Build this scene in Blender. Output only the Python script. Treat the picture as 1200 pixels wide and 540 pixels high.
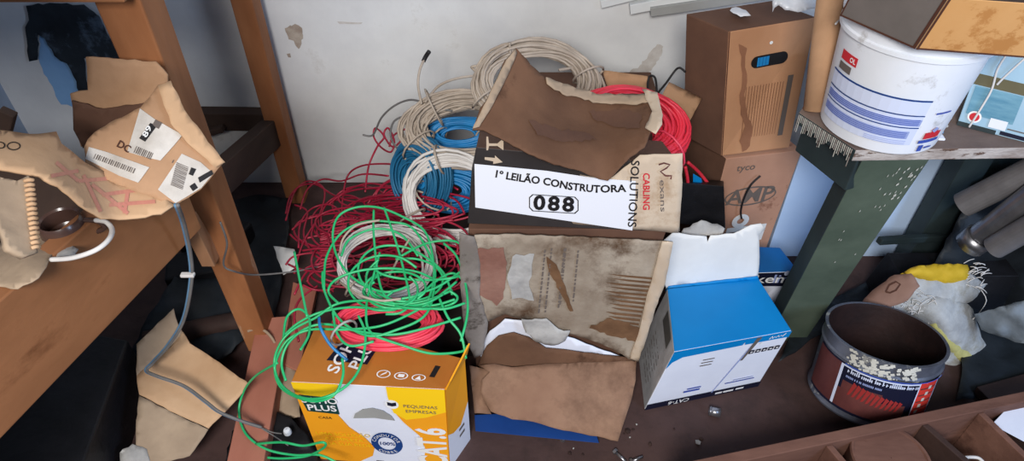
import bpy, bmesh, math, random
import numpy as np
from mathutils import Vector, noise, Matrix
from mathutils.geometry import delaunay_2d_cdt

random.seed(7)
C = bpy.context.scene
for o in list(bpy.data.objects):
    bpy.data.objects.remove(o)

# ------------------------------------------------------------------ camera, world, lights, exposure
CAMZ, PITCH, FPX = 1.6, math.radians(41.6), 800.0
cd = bpy.data.cameras.new('camera'); cam = bpy.data.objects.new('camera', cd); C.collection.objects.link(cam)
cam.location = (0, 0, CAMZ); cam.rotation_euler = (math.radians(90) - PITCH, 0, 0)
cd.sensor_width = 36; cd.lens = 36 * FPX / 1200; cd.clip_start = 0.02
C.camera = cam

w = bpy.data.worlds.new('room_air'); C.world = w; w.use_nodes = True
bg = w.node_tree.nodes['Background']; bg.inputs[0].default_value = (0.60, 0.74, 1.0, 1); bg.inputs[1].default_value = 0.11


def area(name, loc, target, sx, sy, power, col):
    ld = bpy.data.lights.new(name, 'AREA'); ld.shape = 'RECTANGLE'; ld.size = sx; ld.size_y = sy
    ld.energy = power; ld.color = col
    o = bpy.data.objects.new(name, ld); C.collection.objects.link(o); o.location = loc
    o.rotation_euler = (Vector(target) - Vector(loc)).to_track_quat('-Z', 'Y').to_euler()
    return o


area('window_light', (-0.30, -1.25, 2.45), (0.2, 1.9, 0.35), 0.9, 0.8, 84, (1.0, 0.97, 0.94))
area('doorway_light', (2.2, -0.5, 1.7), (0.7, 1.6, 0.4), 0.6, 1.0, 26, (0.50, 0.68, 1.0))
C.view_settings.view_transform = 'Standard'; C.view_settings.look = 'None'
C.view_settings.gamma = 1; C.view_settings.exposure = 0.33; C.view_settings.use_curve_mapping = False


# ------------------------------------------------------------------ materials
def lin(c):
    return tuple(((x / 255) / 12.92 if x / 255 <= 0.04045 else ((x / 255 + 0.055) / 1.055) ** 2.4) for x in c) + (1,)


def mat(name, c1, c2=None, scale=6.0, rough=0.75, bump=0.0, bscale=40.0, metal=0.0, stretch=(1, 1, 1), lo=0.35, hi=0.65,
        c3=None, s3=3.0, lo3=0.55, hi3=0.62, spec=0.3, alpha=None, detail=6):
    m = bpy.data.materials.new(name); m.use_nodes = True
    nt = m.node_tree; N = nt.nodes; L = nt.links; b = N['Principled BSDF']
    b.inputs['Roughness'].default_value = rough; b.inputs['Metallic'].default_value = metal
    b.inputs['Specular IOR Level'].default_value = spec
    b.inputs['Base Color'].default_value = lin(c1)
    tc = N.new('ShaderNodeTexCoord'); mp = N.new('ShaderNodeMapping'); mp.inputs['Scale'].default_value = stretch
    L.new(tc.outputs['Object'], mp.inputs[0])
    if c2:
        n = N.new('ShaderNodeTexNoise'); n.inputs['Scale'].default_value = scale; n.inputs['Detail'].default_value = detail
        n.inputs['Roughness'].default_value = 0.6; L.new(mp.outputs[0], n.inputs['Vector'])
        r = N.new('ShaderNodeValToRGB'); r.color_ramp.elements[0].position = lo; r.color_ramp.elements[1].position = hi
        r.color_ramp.elements[0].color = lin(c1); r.color_ramp.elements[1].color = lin(c2)
        L.new(n.outputs[0], r.inputs[0]); out = r.outputs[0]
        if c3:
            n3 = N.new('ShaderNodeTexNoise'); n3.inputs['Scale'].default_value = s3; n3.inputs['Detail'].default_value = 8
            n3.inputs['Roughness'].default_value = 0.7; L.new(mp.outputs[0], n3.inputs['Vector'])
            r3 = N.new('ShaderNodeMapRange'); r3.inputs[1].default_value = lo3; r3.inputs[2].default_value = hi3
            L.new(n3.outputs[0], r3.inputs[0])
            mx = N.new('ShaderNodeMix'); mx.data_type = 'RGBA'; mx.inputs[7].default_value = lin(c3)
            L.new(r3.outputs[0], mx.inputs[0]); L.new(out, mx.inputs[6]); out = mx.outputs[2]
        L.new(out, b.inputs['Base Color'])
    if bump:
        n2 = N.new('ShaderNodeTexNoise'); n2.inputs['Scale'].default_value = bscale; n2.inputs['Detail'].default_value = 5
        L.new(mp.outputs[0], n2.inputs['Vector'])
        bp = N.new('ShaderNodeBump'); bp.inputs['Strength'].default_value = bump; bp.inputs['Distance'].default_value = 0.01
        L.new(n2.outputs[0], bp.inputs['Height']); L.new(bp.outputs[0], b.inputs['Normal'])
    return m


M = {}
M['wall'] = mat('whitewash', (206, 206, 206), (228, 228, 226), 2.5, 0.9, 0.25, 12, c3=(190, 186, 180), s3=5, lo3=0.62, hi3=0.8)
M['wallshade'] = mat('shaded_whitewash', (128, 140, 155), (165, 178, 196), 3, 0.9, 0.25, 12)  # whitewash with shade mixed into its colour
M['peel'] = mat('bare_plaster', (158, 142, 128), (186, 174, 160), 30, 0.95)
M['peel2'] = mat('bare_plaster_pale', (186, 178, 170), (205, 200, 194), 30, 0.95)
M['floor'] = mat('red_oxide_floor', (66, 49, 47), (80, 60, 57), 5, 0.65, 0.2, 30, c3=(52, 40, 38), s3=9, lo3=0.5, hi3=0.75)
M['cb'] = mat('cardboard', (168, 130, 98), (188, 148, 114), 8, 0.85, 0.08, 60)
M['cbsun'] = mat('pale_cardboard', (190, 152, 116), (206, 170, 134), 6, 0.85, 0.1, 50)
M['cbdk'] = mat('brown_cardboard', (92, 64, 47), (114, 82, 61), 5, 0.85, 0.15, 30, c3=(80, 54, 38), s3=4)
M['cbgrey'] = mat('greyish_cardboard', (150, 130, 110), (176, 154, 130), 6, 0.85, 0.1, 50)
M['cbpink'] = mat('kraft_flap', (138, 104, 84), (160, 126, 102), 4, 0.85, 0.1, 30, c3=(104, 76, 60), s3=3.5, lo3=0.48, hi3=0.7)
M['amp'] = mat('rosy_cardboard', (170, 126, 104), (186, 142, 118), 5, 0.85, 0.08, 40, c3=(140, 98, 78), s3=4, lo3=0.56, hi3=0.6)
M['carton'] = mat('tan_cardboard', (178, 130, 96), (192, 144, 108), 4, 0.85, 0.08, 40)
M['cartonside'] = mat('dark_brown_cardboard', (86, 60, 48), (104, 74, 58), 5, 0.85, 0.1, 30)  # dark brown card, also painted as shade inside the torn carton
M['wetstain'] = mat('water_stain', (132, 90, 66), (150, 104, 78), 10, 0.85)
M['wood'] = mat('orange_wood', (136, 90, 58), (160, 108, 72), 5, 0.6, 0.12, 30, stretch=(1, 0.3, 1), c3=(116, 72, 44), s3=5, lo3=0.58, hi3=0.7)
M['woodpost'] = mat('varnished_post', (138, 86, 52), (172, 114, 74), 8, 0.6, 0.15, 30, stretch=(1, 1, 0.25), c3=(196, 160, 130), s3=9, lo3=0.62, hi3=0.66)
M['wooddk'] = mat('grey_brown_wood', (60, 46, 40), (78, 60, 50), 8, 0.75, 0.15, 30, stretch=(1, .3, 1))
M['woodpink'] = mat('pinkish_timber', (160, 98, 80), (178, 116, 96), 7, 0.7, 0.1, 30, stretch=(1, .3, 1))
M['woodpale'] = mat('pale_timber', (160, 112, 78), (182, 134, 98), 8, 0.7, 0.1, 30, stretch=(1, 1, .3))
M['plywood'] = mat('honey_plywood', (200, 146, 88), (214, 164, 108), 4, 0.6, 0.05, 30, c3=(184, 128, 72), s3=3, lo3=0.5, hi3=0.53)
M['edge'] = mat('dark_wood_edge', (74, 44, 34), (90, 56, 42), 10, 0.7)
M['greypanel'] = mat('grey_laminate', (106, 100, 96), (122, 114, 110), 6, 0.5, 0.05, 40)
M['tray'] = mat('reddish_tray_wood', (92, 62, 52), (124, 88, 74), 9, 0.75, 0.2, 40, stretch=(.3, 1, 1), c3=(72, 46, 38), s3=7, lo3=0.55, hi3=0.7)
M['traydk'] = mat('dark_tray_wood', (48, 34, 31), (66, 47, 41), 9, 0.75, 0.2, 40)
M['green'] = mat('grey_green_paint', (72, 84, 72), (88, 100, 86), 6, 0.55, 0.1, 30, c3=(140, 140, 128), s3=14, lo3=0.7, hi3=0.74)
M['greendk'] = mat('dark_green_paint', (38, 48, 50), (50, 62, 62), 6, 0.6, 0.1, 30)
M['benchtop'] = mat('worn_grey_brown_top', (104, 88, 82), (128, 110, 100), 6, 0.7, 0.15, 40)
M['benchedge'] = mat('chipped_paint_edge', (140, 126, 118), (192, 184, 178), 14, 0.8, 0.3, 60, c3=(92, 70, 58), s3=16, lo3=0.58, hi3=0.62, stretch=(1, 1, 3))
M['white'] = mat('white_plastic', (218, 222, 228), (230, 232, 238), 5, 0.45, 0.02, 30, c3=(160, 156, 150), s3=11, lo3=0.58, hi3=0.72)
M['pvc'] = mat('white_trunking', (214, 216, 216), (226, 228, 226), 5, 0.5)
M['pvcgrey'] = mat('grey_trunking', (150, 150, 148), (166, 166, 162), 5, 0.5)
M['paper'] = mat('white_paper', (222, 222, 220), (232, 232, 230), 8, 0.8, 0.06, 30)
M['paperblue'] = mat('printed_white_card', (222, 226, 240), (232, 236, 248), 5, 0.5, 0.05, 20)
M['greypaper'] = mat('grey_paper', (150, 148, 146), (186, 184, 180), 16, 0.85, 0.25, 30)
M['dirty'] = mat('dirty_white_card', (128, 112, 96), (176, 164, 148), 5, 0.85, 0.45, 18, c3=(84, 62, 44), s3=6, lo3=0.50, hi3=0.66)
M['dirtyside'] = mat('grey_dirty_card', (118, 110, 104), (150, 142, 136), 9, 0.85, 0.3, 20, c3=(82, 74, 68), s3=12, lo3=.52, hi3=.6)
M['sideprint'] = mat('scuffed_grey_white_card', (150, 148, 148), (190, 190, 192), 9, 0.7, 0.1, 30)
M['rot'] = mat('rotten_card', (96, 68, 46), (120, 88, 62), 14, 0.9, 0.3, 40)
M['rustcard'] = mat('rust_stained_card', (128, 88, 76), (150, 112, 98), 9, 0.9, 0.3, 40)
M['blackcard'] = mat('black_printed_card', (44, 40, 40), (56, 51, 50), 5, 0.55, 0.05, 30)
M['beigecard'] = mat('beige_printed_card', (186, 166, 144), (202, 184, 162), 4, 0.85, 0.25, 14, c3=(160, 130, 100), s3=5, lo3=.55, hi3=.7)
M['sticker'] = mat('white_sticker', (226, 228, 236), None, rough=0.5)
M['ink'] = mat('black_ink', (26, 24, 26), None, rough=0.6)
M['inkgrey'] = mat('grey_ink', (104, 94, 88), None, rough=0.7)
M['inkblue'] = mat('blue_ink', (60, 84, 170), None, rough=0.5)
M['inkpale'] = mat('pale_blue_ink', (150, 164, 210), None, rough=0.5)
M['inkpale2'] = mat('lighter_blue_print', (206, 214, 236), None, rough=0.5)
M['inkwhite'] = mat('white_print', (236, 236, 236), None, rough=0.6)
M['inkred'] = mat('red_print', (200, 44, 54), None, rough=0.6)
M['inkpink'] = mat('pink_marker', (196, 126, 112), (208, 148, 126), 12, 0.8)
M['blue'] = mat('cyan_blue_card', (0, 122, 190), (8, 134, 204), 3, 0.45, 0.05, 14)
M['bluedk'] = mat('navy_card', (20, 58, 120), (26, 68, 136), 5, 0.6)
M['bluemid'] = mat('blue_card', (14, 92, 160), (22, 104, 176), 5, 0.5, 0.05, 20)
M['navyblack'] = mat('navy_black_print', (20, 22, 44), None, rough=0.5)
M['orange'] = mat('orange_print', (244, 160, 28), (248, 170, 36), 3, 0.5)
M['yellow'] = mat('yellow_print', (252, 206, 26), None, rough=0.5)
M['orangeflap'] = mat('orange_brown_flap', (172, 104, 40), (188, 118, 48), 4, 0.6, 0.05, 20)
M['tealink'] = mat('dark_teal_print', (18, 62, 58), None, rough=0.5)
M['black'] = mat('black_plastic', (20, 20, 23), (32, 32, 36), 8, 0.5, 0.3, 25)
M['shadeblack'] = mat('shade_sheet_black', (22, 26, 30), (38, 44, 50), 8, 0.5, 0.4, 14)  # black standing in for the shade under both benches
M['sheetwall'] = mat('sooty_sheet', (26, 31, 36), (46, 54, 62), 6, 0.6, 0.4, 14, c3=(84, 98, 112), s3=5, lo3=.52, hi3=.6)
M['litboard'] = mat('blue_lit_board', (186, 212, 246), (200, 222, 250), 3, 0.5)  # board colour carries bluish light that does not reach it
M['paleblue'] = mat('pale_blue_patch', (118, 160, 206), (134, 176, 218), 8, 0.8)
M['labelpaper'] = mat('soiled_label_paper', (186, 178, 168), (214, 208, 200), 12, 0.7, 0.15, 40)
M['darkbox'] = mat('dark_grimy_card', (34, 26, 26), (46, 35, 33), 8, 0.9, 0.1, 30)
M['greydk'] = mat('dark_grey_plastic', (70, 68, 66), (92, 90, 86), 6, 0.6, 0.1, 30)
M['cgreen'] = mat('green_cable_jacket', (34, 176, 104), (52, 192, 122), 20, 0.4, spec=0.5)
M['cred'] = mat('dark_red_cable_jacket', (144, 22, 48), (178, 36, 66), 14, 0.45, spec=0.5)
M['cpink'] = mat('coral_cable_jacket', (224, 54, 80), (236, 72, 94), 14, 0.45, spec=0.5)
M['ccoral'] = mat('bright_red_cable_jacket', (214, 42, 62), (230, 56, 74), 14, 0.45, spec=0.5)
M['cblue'] = mat('blue_cable_jacket', (20, 116, 176), (34, 134, 196), 14, 0.45, spec=0.5)
M['cteal'] = mat('teal_blue_cable_jacket', (28, 96, 136), (40, 112, 152), 14, 0.5, spec=0.4)
M['cbeige'] = mat('beige_cable_jacket', (158, 144, 130), (188, 174, 158), 14, 0.55)
M['cwhite'] = mat('white_cable_jacket', (206, 202, 198), (222, 218, 214), 14, 0.5)
M['cgrey'] = mat('grey_cable_jacket', (96, 94, 94), (120, 118, 116), 14, 0.5)
M['cblack'] = mat('black_cable_jacket', (34, 32, 34), None, rough=0.5)
M['csteel'] = mat('slate_blue_cable_jacket', (84, 122, 156), (104, 142, 174), 14, 0.45)
M['metal'] = mat('dull_steel', (150, 150, 154), (176, 176, 180), 20, 0.35, metal=0.9)
M['pipe'] = mat('grey_steel_pipe', (112, 110, 112), (136, 134, 136), 9, 0.45, 0.05, 30, metal=0.35)
M['rust'] = mat('maroon_tin_print', (84, 44, 44), (104, 58, 54), 9, 0.5)
M['tin'] = mat('tin_can', (84, 88, 100), (116, 120, 132), 14, 0.4, 0.1, 30, metal=0.4, c3=(176, 176, 172), s3=18, lo3=.6, hi3=.64)
M['tinin'] = mat('tin_inside', (30, 20, 20), (48, 31, 29), 9, 0.6, 0.2, 30, metal=0.2)
M['splash'] = mat('paint_splashes', (188, 186, 176), (206, 204, 194), 20, 0.7)
M['oldred'] = mat('dull_red_print', (150, 46, 44), None, rough=0.5)
M['tinred'] = mat('red_tin_label', (206, 58, 48), None, rough=0.5)
M['sack'] = mat('woven_white_sack', (150, 152, 154), (190, 194, 196), 10, 0.8, 0.5, 30, c3=(140, 134, 116), s3=6, lo3=.52, hi3=.68)
M['sackyellow'] = mat('yellow_sack_print', (196, 160, 32), (214, 180, 54), 8, 0.7, 0.4, 30)
M['sackpale'] = mat('pale_yellow_sack', (170, 164, 96), (194, 188, 124), 8, 0.7, 0.4, 30)
M['sackbrown'] = mat('mauve_brown_sack', (128, 98, 86), (146, 114, 100), 8, 0.75, 0.2, 30)
M['cloth'] = mat('grey_blue_cloth', (104, 114, 124), (136, 146, 156), 7, 0.9, 0.5, 16)
M['mug'] = mat('brown_enamel', (70, 50, 44), (84, 62, 54), 8, 0.25, spec=0.6)
M['film'] = mat('white_wrap', (200, 204, 212), (226, 228, 234), 14, 0.35, 0.5, 24, spec=0.6)
M['skypaint'] = mat('light_blue_panel', (150, 184, 204), (172, 200, 216), 4, 0.4)
M['sea'] = mat('sea_photo_print', (84, 134, 158), (128, 172, 188), 9, 0.4, stretch=(1, 1, 4))
M['olive'] = mat('olive_stripe', (92, 86, 62), (104, 98, 72), 6, 0.5)


# ------------------------------------------------------------------ pixel geometry
def ray(px, py):
    u = (px - 600) / FPX; v = (270 - py) / FPX
    return Vector((u, math.cos(PITCH) + v * math.sin(PITCH), -math.sin(PITCH) + v * math.cos(PITCH)))


def P(px, py, z=None, y=None, x=None, d=None):
    r = ray(px, py)
    if z is not None: d = (z - CAMZ) / r.z
    elif y is not None: d = y / r.y
    elif x is not None: d = x / r.x
    return Vector((0, 0, CAMZ)) + r * d


def depth_of(p):
    return p.y * math.cos(PITCH) + (CAMZ - p.z) * math.sin(PITCH)


def K(px, py, **k):
    return (px, py, depth_of(P(px, py, **k)))


# ------------------------------------------------------------------ object helpers
W = {}


def reg(o, loc): W[o.name] = Vector(loc)


def tag(o, label=None, cat=None, group=None, kind=None):
    if label: o['label'] = label
    if cat: o['category'] = cat
    if group: o['group'] = group
    if kind: o['kind'] = kind
    return o


def thing(name, loc, label, cat, group=None):
    o = bpy.data.objects.new(name, None); C.collection.objects.link(o); o.location = loc
    o.empty_display_size = 0.05
    reg(o, loc); return tag(o, label, cat, group)


def mk(name, verts, faces, mats, parent=None, fm=None, smooth=False, bevel=0):
    if not isinstance(mats, (list, tuple)): mats = [mats]
    if parent is not None: org = W[parent.name]
    else:
        xs = [v[0] for v in verts]; ys = [v[1] for v in verts]; zs = [v[2] for v in verts]
        org = Vector(((min(xs) + max(xs)) / 2, (min(ys) + max(ys)) / 2, min(zs)))
    me = bpy.data.meshes.new(name)
    me.from_pydata([tuple(Vector(v) - org) for v in verts], [], faces)
    for m in mats: me.materials.append(M[m])
    if fm:
        for p, i in zip(me.polygons, fm): p.material_index = i
    if smooth:
        for p in me.polygons: p.use_smooth = True
    me.validate(); me.update()
    o = bpy.data.objects.new(name, me); C.collection.objects.link(o)
    if parent is not None: o.parent = parent
    else: o.location = org
    reg(o, org)
    if bevel:
        b = o.modifiers.new('bevel', 'BEVEL'); b.width = bevel; b.segments = 2; b.limit_method = 'ANGLE'
    return o


def recalc(o):
    bm = bmesh.new(); bm.from_mesh(o.data); bmesh.ops.recalc_face_normals(bm, faces=bm.faces[:]); bm.to_mesh(o.data); bm.free()
    return o


HF = [(0, 3, 2, 1), (4, 5, 6, 7), (0, 1, 5, 4), (1, 2, 6, 5), (2, 3, 7, 6), (3, 0, 4, 7)]   # bottom, top, front, right, back, left


def hexa(name, b4, t4, mats, parent=None, fm=None, bevel=0.002):
    return mk(name, list(b4) + list(t4), HF, mats, parent, fm, bevel=bevel)


def boxat(name, c, s, mats, parent=None, rz=0, bevel=0.002, rx=0, ry=0, fm=None):
    R = Matrix.Rotation(rz, 3, 'Z') @ Matrix.Rotation(ry, 3, 'Y') @ Matrix.Rotation(rx, 3, 'X')
    c = Vector(c); hx, hy, hz = s[0] / 2, s[1] / 2, s[2] / 2
    q = [(-hx, -hy), (hx, -hy), (hx, hy), (-hx, hy)]
    v = [c + R @ Vector((a, b, -hz)) for a, b in q] + [c + R @ Vector((a, b, hz)) for a, b in q]
    return mk(name, v, HF, mats, parent, fm, bevel=bevel)


def bar(name, a, b, wx, wy, mats, parent=None, up=(0, 1, 0), bevel=0.003):
    """a board from a to b, wx wide across and wy along 'up'"""
    a = Vector(a); b = Vector(b); d = (b - a).normalized(); u = Vector(up); u = (u - d * u.dot(d)).normalized(); s = d.cross(u)
    v = []
    for p in (a, b):
        for i, j in ((-1, -1), (1, -1), (1, 1), (-1, 1)): v.append(p + s * i * wx / 2 + u * j * wy / 2)
    return recalc(mk(name, v, HF, mats, parent, bevel=bevel))


def tubemesh(pts, r, seg=10, caps=True):
    pts = [Vector(p) for p in pts]; V = []; F = []
    t0 = (pts[1] - pts[0]).normalized(); n = t0.orthogonal().normalized()
    for i, p in enumerate(pts):
        t = (pts[min(i + 1, len(pts) - 1)] - pts[max(i - 1, 0)]).normalized()
        n = (n - t * n.dot(t)).normalized(); b = t.cross(n)
        rr = r[i] if isinstance(r, (list, tuple)) else r
        for k in range(seg):
            a = 2 * math.pi * k / seg; V.append(p + (n * math.cos(a) + b * math.sin(a)) * rr)
        if i:
            for k in range(seg):
                F.append(((i - 1) * seg + k, (i - 1) * seg + (k + 1) % seg, i * seg + (k + 1) % seg, i * seg + k))
    if caps:
        F.append(tuple(range(seg))[::-1]); F.append(tuple(range(len(V) - seg, len(V))))
    return V, F


def smooth_path(pts, n=8, closed=False):
    pts = [Vector(p) for p in pts]; out = []
    m = len(pts)
    rng = range(m if closed else m - 1)
    for i in rng:
        if closed: p0, p1, p2, p3 = pts[(i - 1) % m], pts[i], pts[(i + 1) % m], pts[(i + 2) % m]
        else: p0, p1, p2, p3 = pts[max(i - 1, 0)], pts[i], pts[i + 1], pts[min(i + 2, m - 1)]
        for k in range(n):
            t = k / n
            out.append(0.5 * ((2 * p1) + (p2 - p0) * t + (2 * p0 - 5 * p1 + 4 * p2 - p3) * t * t + (3 * p1 - p0 - 3 * p2 + p3) * t ** 3))
    out.append(pts[0] if closed else pts[-1])
    return out


def cable(name, paths, r, m, parent=None, n=8, seg=7):
    """one object from one or more strands (lists of points)"""
    V = []; F = []
    for p in paths:
        v, f = tubemesh(smooth_path(p, n), r, seg)
        k = len(V); V += v; F += [tuple(i + k for i in q) for q in f]
    return mk(name, V, F, m, parent, smooth=True)


def ring(name, c, nrm, R, a, r, turns, m, label, cat='cable coil', group=None, squash=1.0, seed=1, tails=(), ties=2, wob=0.06, axis=None, tie='cbeige'):
    """a hand wound coil: one continuous wire round and round, with tied spots"""
    rd = random.Random(seed); c = Vector(c); nrm = Vector(nrm).normalized()
    ux = Vector(axis).normalized() if axis else Vector((1, 0, 0)); ux = (ux - nrm * nrm.dot(ux)).normalized(); uy = nrm.cross(ux)
    pts = []; seg = 30
    A = [(math.sqrt(rd.random()) * a, rd.random() * 6.28) for _ in range(turns + 2)]
    ph = [(rd.random() * 6.28, rd.uniform(0, wob), rd.random() * 6.28, rd.uniform(0, wob * .6)) for _ in range(turns + 2)]
    for i in range(turns):
        for k in range(seg):
            t = k / seg; th = 2 * math.pi * t
            s = t * t * (3 - 2 * t)
            f0 = (A[i][0] * math.cos(A[i][1]) * (1 - s) + A[i + 1][0] * math.cos(A[i + 1][1]) * s)
            g0 = (A[i][0] * math.sin(A[i][1]) * (1 - s) + A[i + 1][0] * math.sin(A[i + 1][1]) * s)
            e = (1 - s) * ph[i][1] * math.sin(2 * th + ph[i][0]) + s * ph[i + 1][1] * math.sin(2 * th + ph[i + 1][0])
            e += (1 - s) * ph[i][3] * math.sin(3 * th + ph[i][2]) + s * ph[i + 1][3] * math.sin(3 * th + ph[i + 1][2])
            rr = R * (1 + e) + f0
            pts.append(c + ux * rr * math.cos(th) + uy * rr * math.sin(th) * squash + nrm * (g0 + R * e * .35))
    v, f = tubemesh(pts, r, 7)
    root = thing(name, (c.x, c.y, min(p.z for p in pts) - r), label, cat, group)
    mk('wire', v, f, m, root, smooth=True)
    if tails:
        cable('loose_end', tails, r, m, root)
    for i in range(ties):
        th = rd.uniform(0, 6.28) if i else 3.6
        q = c + ux * R * math.cos(th) + uy * R * math.sin(th) * squash
        tg = (-ux * math.sin(th) + uy * math.cos(th) * squash).normalized(); rad = tg.cross(nrm)
        loop = [q + (rad * math.cos(b) + nrm * math.sin(b)) * (a * 1.08 + 2 * r) for b in [k * 2 * math.pi / 14 for k in range(15)]]
        v, f = tubemesh(loop, 0.003, 6); mk('tie', v, f, tie, root, smooth=True)
    return root


# ------------------------------------------------------------------ surfaces: f(u, v, off) -> point
class Quad:
    """bilinear face: bl, br, tr, tl as seen from outside; u right, v up, both 0..1"""
    def __init__(s, bl, br, tr, tl):
        s.q = [Vector(p) for p in (bl, br, tr, tl)]
        s.n = ((s.q[1] - s.q[0]).cross(s.q[3] - s.q[0])).normalized()
        s.w = ((s.q[1] - s.q[0]).length + (s.q[2] - s.q[3]).length) / 2; s.h = ((s.q[3] - s.q[0]).length + (s.q[2] - s.q[1]).length) / 2

    def at(s, u, v, off=0.0):
        a, b, c, d = s.q
        return a * (1 - u) * (1 - v) + b * u * (1 - v) + c * u * v + d * (1 - u) * v + s.n * off


class Drape:
    """surface over the picture plane through control depths; offset towards the viewer's side"""
    def __init__(s, ctrl, wr=0.0, wf=14.0, seed=0, ridge=0.0):
        xy = np.array([(c[0] / 100, c[1] / 100) for c in ctrl]); val = np.array([1 / c[2] for c in ctrl]); n = len(ctrl)
        A = np.zeros((n + 3, n + 3)); s.xy = xy
        for i in range(n):
            for j in range(n): A[i, j] = s.k(np.hypot(*(xy[i] - xy[j])))
        A[:n, n] = 1; A[:n, n + 1:] = xy; A[n, :n] = 1; A[n + 1:, :n] = xy.T
        s.c = np.linalg.lstsq(A, np.concatenate([val, np.zeros(3)]), rcond=None)[0]
        s.wr = wr; s.wf = wf; s.sd = Vector((seed * 3.1, seed * 1.7, seed)); s.ridge = ridge

    @staticmethod
    def k(r): return 0.0 if r < 1e-9 else r * r * math.log(r)

    def at(s, px, py, off=0.0):
        n = len(s.xy); x = px / 100; y = py / 100; v = s.c[n] + s.c[n + 1] * x + s.c[n + 2] * y
        for i in range(n): v += s.c[i] * s.k(math.hypot(x - s.xy[i][0], y - s.xy[i][1]))
        d = 1 / v; r = ray(px, py); p = Vector((0, 0, CAMZ)) + r * d
        o = off
        if s.wr:
            q = p * s.wf + s.sd
            o += s.wr * noise.noise(q) + s.wr * .4 * noise.noise(q * 2.7)
        if s.ridge: o += s.ridge * (0.5 - abs(noise.noise(p * s.wf * .6 + s.sd * 2))) * 1.5
        return p - r.normalized() * o


class Cyl:
    """tapered round wall: u = angle in degrees (0 faces the viewer, grows to the right), v = height"""
    def __init__(s, c, r0, r1, h): s.c = Vector(c); s.r0 = r0; s.r1 = r1; s.h = h

    def at(s, u, v, off=0.0):
        a = math.radians(u - 90); r = s.r0 + (s.r1 - s.r0) * v / s.h + off
        return s.c + Vector((r * math.cos(a), r * math.sin(a), v))


def jagged(poly, jag, step, rd):
    out = []
    for i, a in enumerate(poly):
        b = poly[(i + 1) % len(poly)]
        L = math.hypot(b[0] - a[0], b[1] - a[1]); n = max(1, int(L / step))
        for k in range(n):
            t = k / n; x = a[0] + (b[0] - a[0]) * t; y = a[1] + (b[1] - a[1]) * t
            j = jag if k else jag * .3
            out.append((x + rd.uniform(-j, j), y + rd.uniform(-j, j)))
    return out


def fill(poly, step, jag=0.0, seed=0, edge=None):
    rd = random.Random(seed); o = jagged(poly, jag, edge or step, rd)
    xs = [p[0] for p in o]; ys = [p[1] for p in o]
    pts = [Vector(p) for p in o]; n = len(pts)
    x = min(xs) + step / 2
    while x < max(xs):
        y = min(ys) + step / 2
        while y < max(ys):
            q = (x + rd.uniform(-.2, .2) * step, y + rd.uniform(-.2, .2) * step)
            ins = False
            for i in range(n):
                a, b = o[i], o[i - 1]
                if (a[1] > q[1]) != (b[1] > q[1]) and q[0] < (b[0] - a[0]) * (q[1] - a[1]) / (b[1] - a[1]) + a[0]: ins = not ins
            if ins and min((q[0] - p[0]) ** 2 + (q[1] - p[1]) ** 2 for p in o) > (step * .35) ** 2: pts.append(Vector(q))
            y += step
        x += step
    r = delaunay_2d_cdt(pts, [], [list(range(n))], 1, 1e-6)
    return [tuple(v) for v in r[0]], [tuple(f) for f in r[2]]


def sheet(name, poly, surf, m, thick=0.004, parent=None, step=9, jag=1.0, seed=0, off=0.0, smooth=True, edge=None):
    V2, F = fill(poly, step, jag, seed, edge)
    V = [surf.at(x, y, off) for x, y in V2]
    o = mk(name, V, F, m, parent, smooth=smooth)
    # make normals face the camera, then give it thickness away from it
    me = o.data
    if len(me.polygons):
        c = me.polygons[0].center + W[o.name]
        s = sum(1 if p.normal.dot(Vector((0, 0, CAMZ)) - (p.center + W[o.name])) > 0 else -1 for p in me.polygons)
        if s < 0: me.flip_normals()
    if thick:
        sd = o.modifiers.new('thickness', 'SOLIDIFY'); sd.thickness = thick; sd.offset = -1
    return o


def marks(name, items, parent, off=0.0012, step=None):
    """printed marks as one thin layer: items = (surface, polygon or (V,F) in uv, material)"""
    if parent.type == 'EMPTY':
        ch = [c for c in bpy.data.objects if c.parent == parent and c.name.split('.')[0] in ('body', 'label_panel', 'sheet', 'front_panel', 'bench_top')]
        if ch: parent = ch[0]
    V = []; F = []; fm = []; mats = []
    for it in items:
        surf, poly, m = it[:3]; st = it[3] if len(it) > 3 else step; of = it[4] if len(it) > 4 else off
        if m not in mats: mats.append(m)
        if isinstance(poly, tuple) and isinstance(poly[0], list) and isinstance(poly[1], list) and len(poly) == 2: v2, f2 = poly
        elif st: v2, f2 = fill(poly, st)
        else: v2, f2 = list(poly), [tuple(range(len(poly)))]
        k = len(V); V += [surf.at(x, y, of) for x, y in v2]; F += [tuple(i + k for i in f) for f in f2]; fm += [mats.index(m)] * len(f2)
    o = mk(name, V, F, mats, parent, fm)
    return recalc_view(o)


def recalc_view(o):
    me = o.data; bm = bmesh.new(); bm.from_mesh(me); cv = Vector((0, 0, CAMZ)) - W[o.name]
    for f in bm.faces:
        if f.normal.dot(cv - f.calc_center_median()) < 0: f.normal_flip()
    bm.to_mesh(me); bm.free(); return o


def rect(u0, v0, u1, v1): return [(u0, v0), (u1, v0), (u1, v1), (u0, v1)]


def ell(u, v, a, b, n=24, t0=0, t1=360): return [(u + a * math.cos(math.radians(t0 + (t1 - t0) * k / n)), v + b * math.sin(math.radians(t0 + (t1 - t0) * k / n))) for k in range(n + (0 if t1 - t0 == 360 else 1))]


def hoop(u, v, a, b, t, tv=None, n=28):
    tv = tv or t; V = []; F = []
    for k in range(n):
        c, s = math.cos(6.28318 * k / n), math.sin(6.28318 * k / n); V += [(u + a * c, v + b * s), (u + (a - t) * c, v + (b - tv) * s)]
        F.append((2 * k, 2 * ((k + 1) % n), 2 * ((k + 1) % n) + 1, 2 * k + 1))
    return (V, F)


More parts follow.
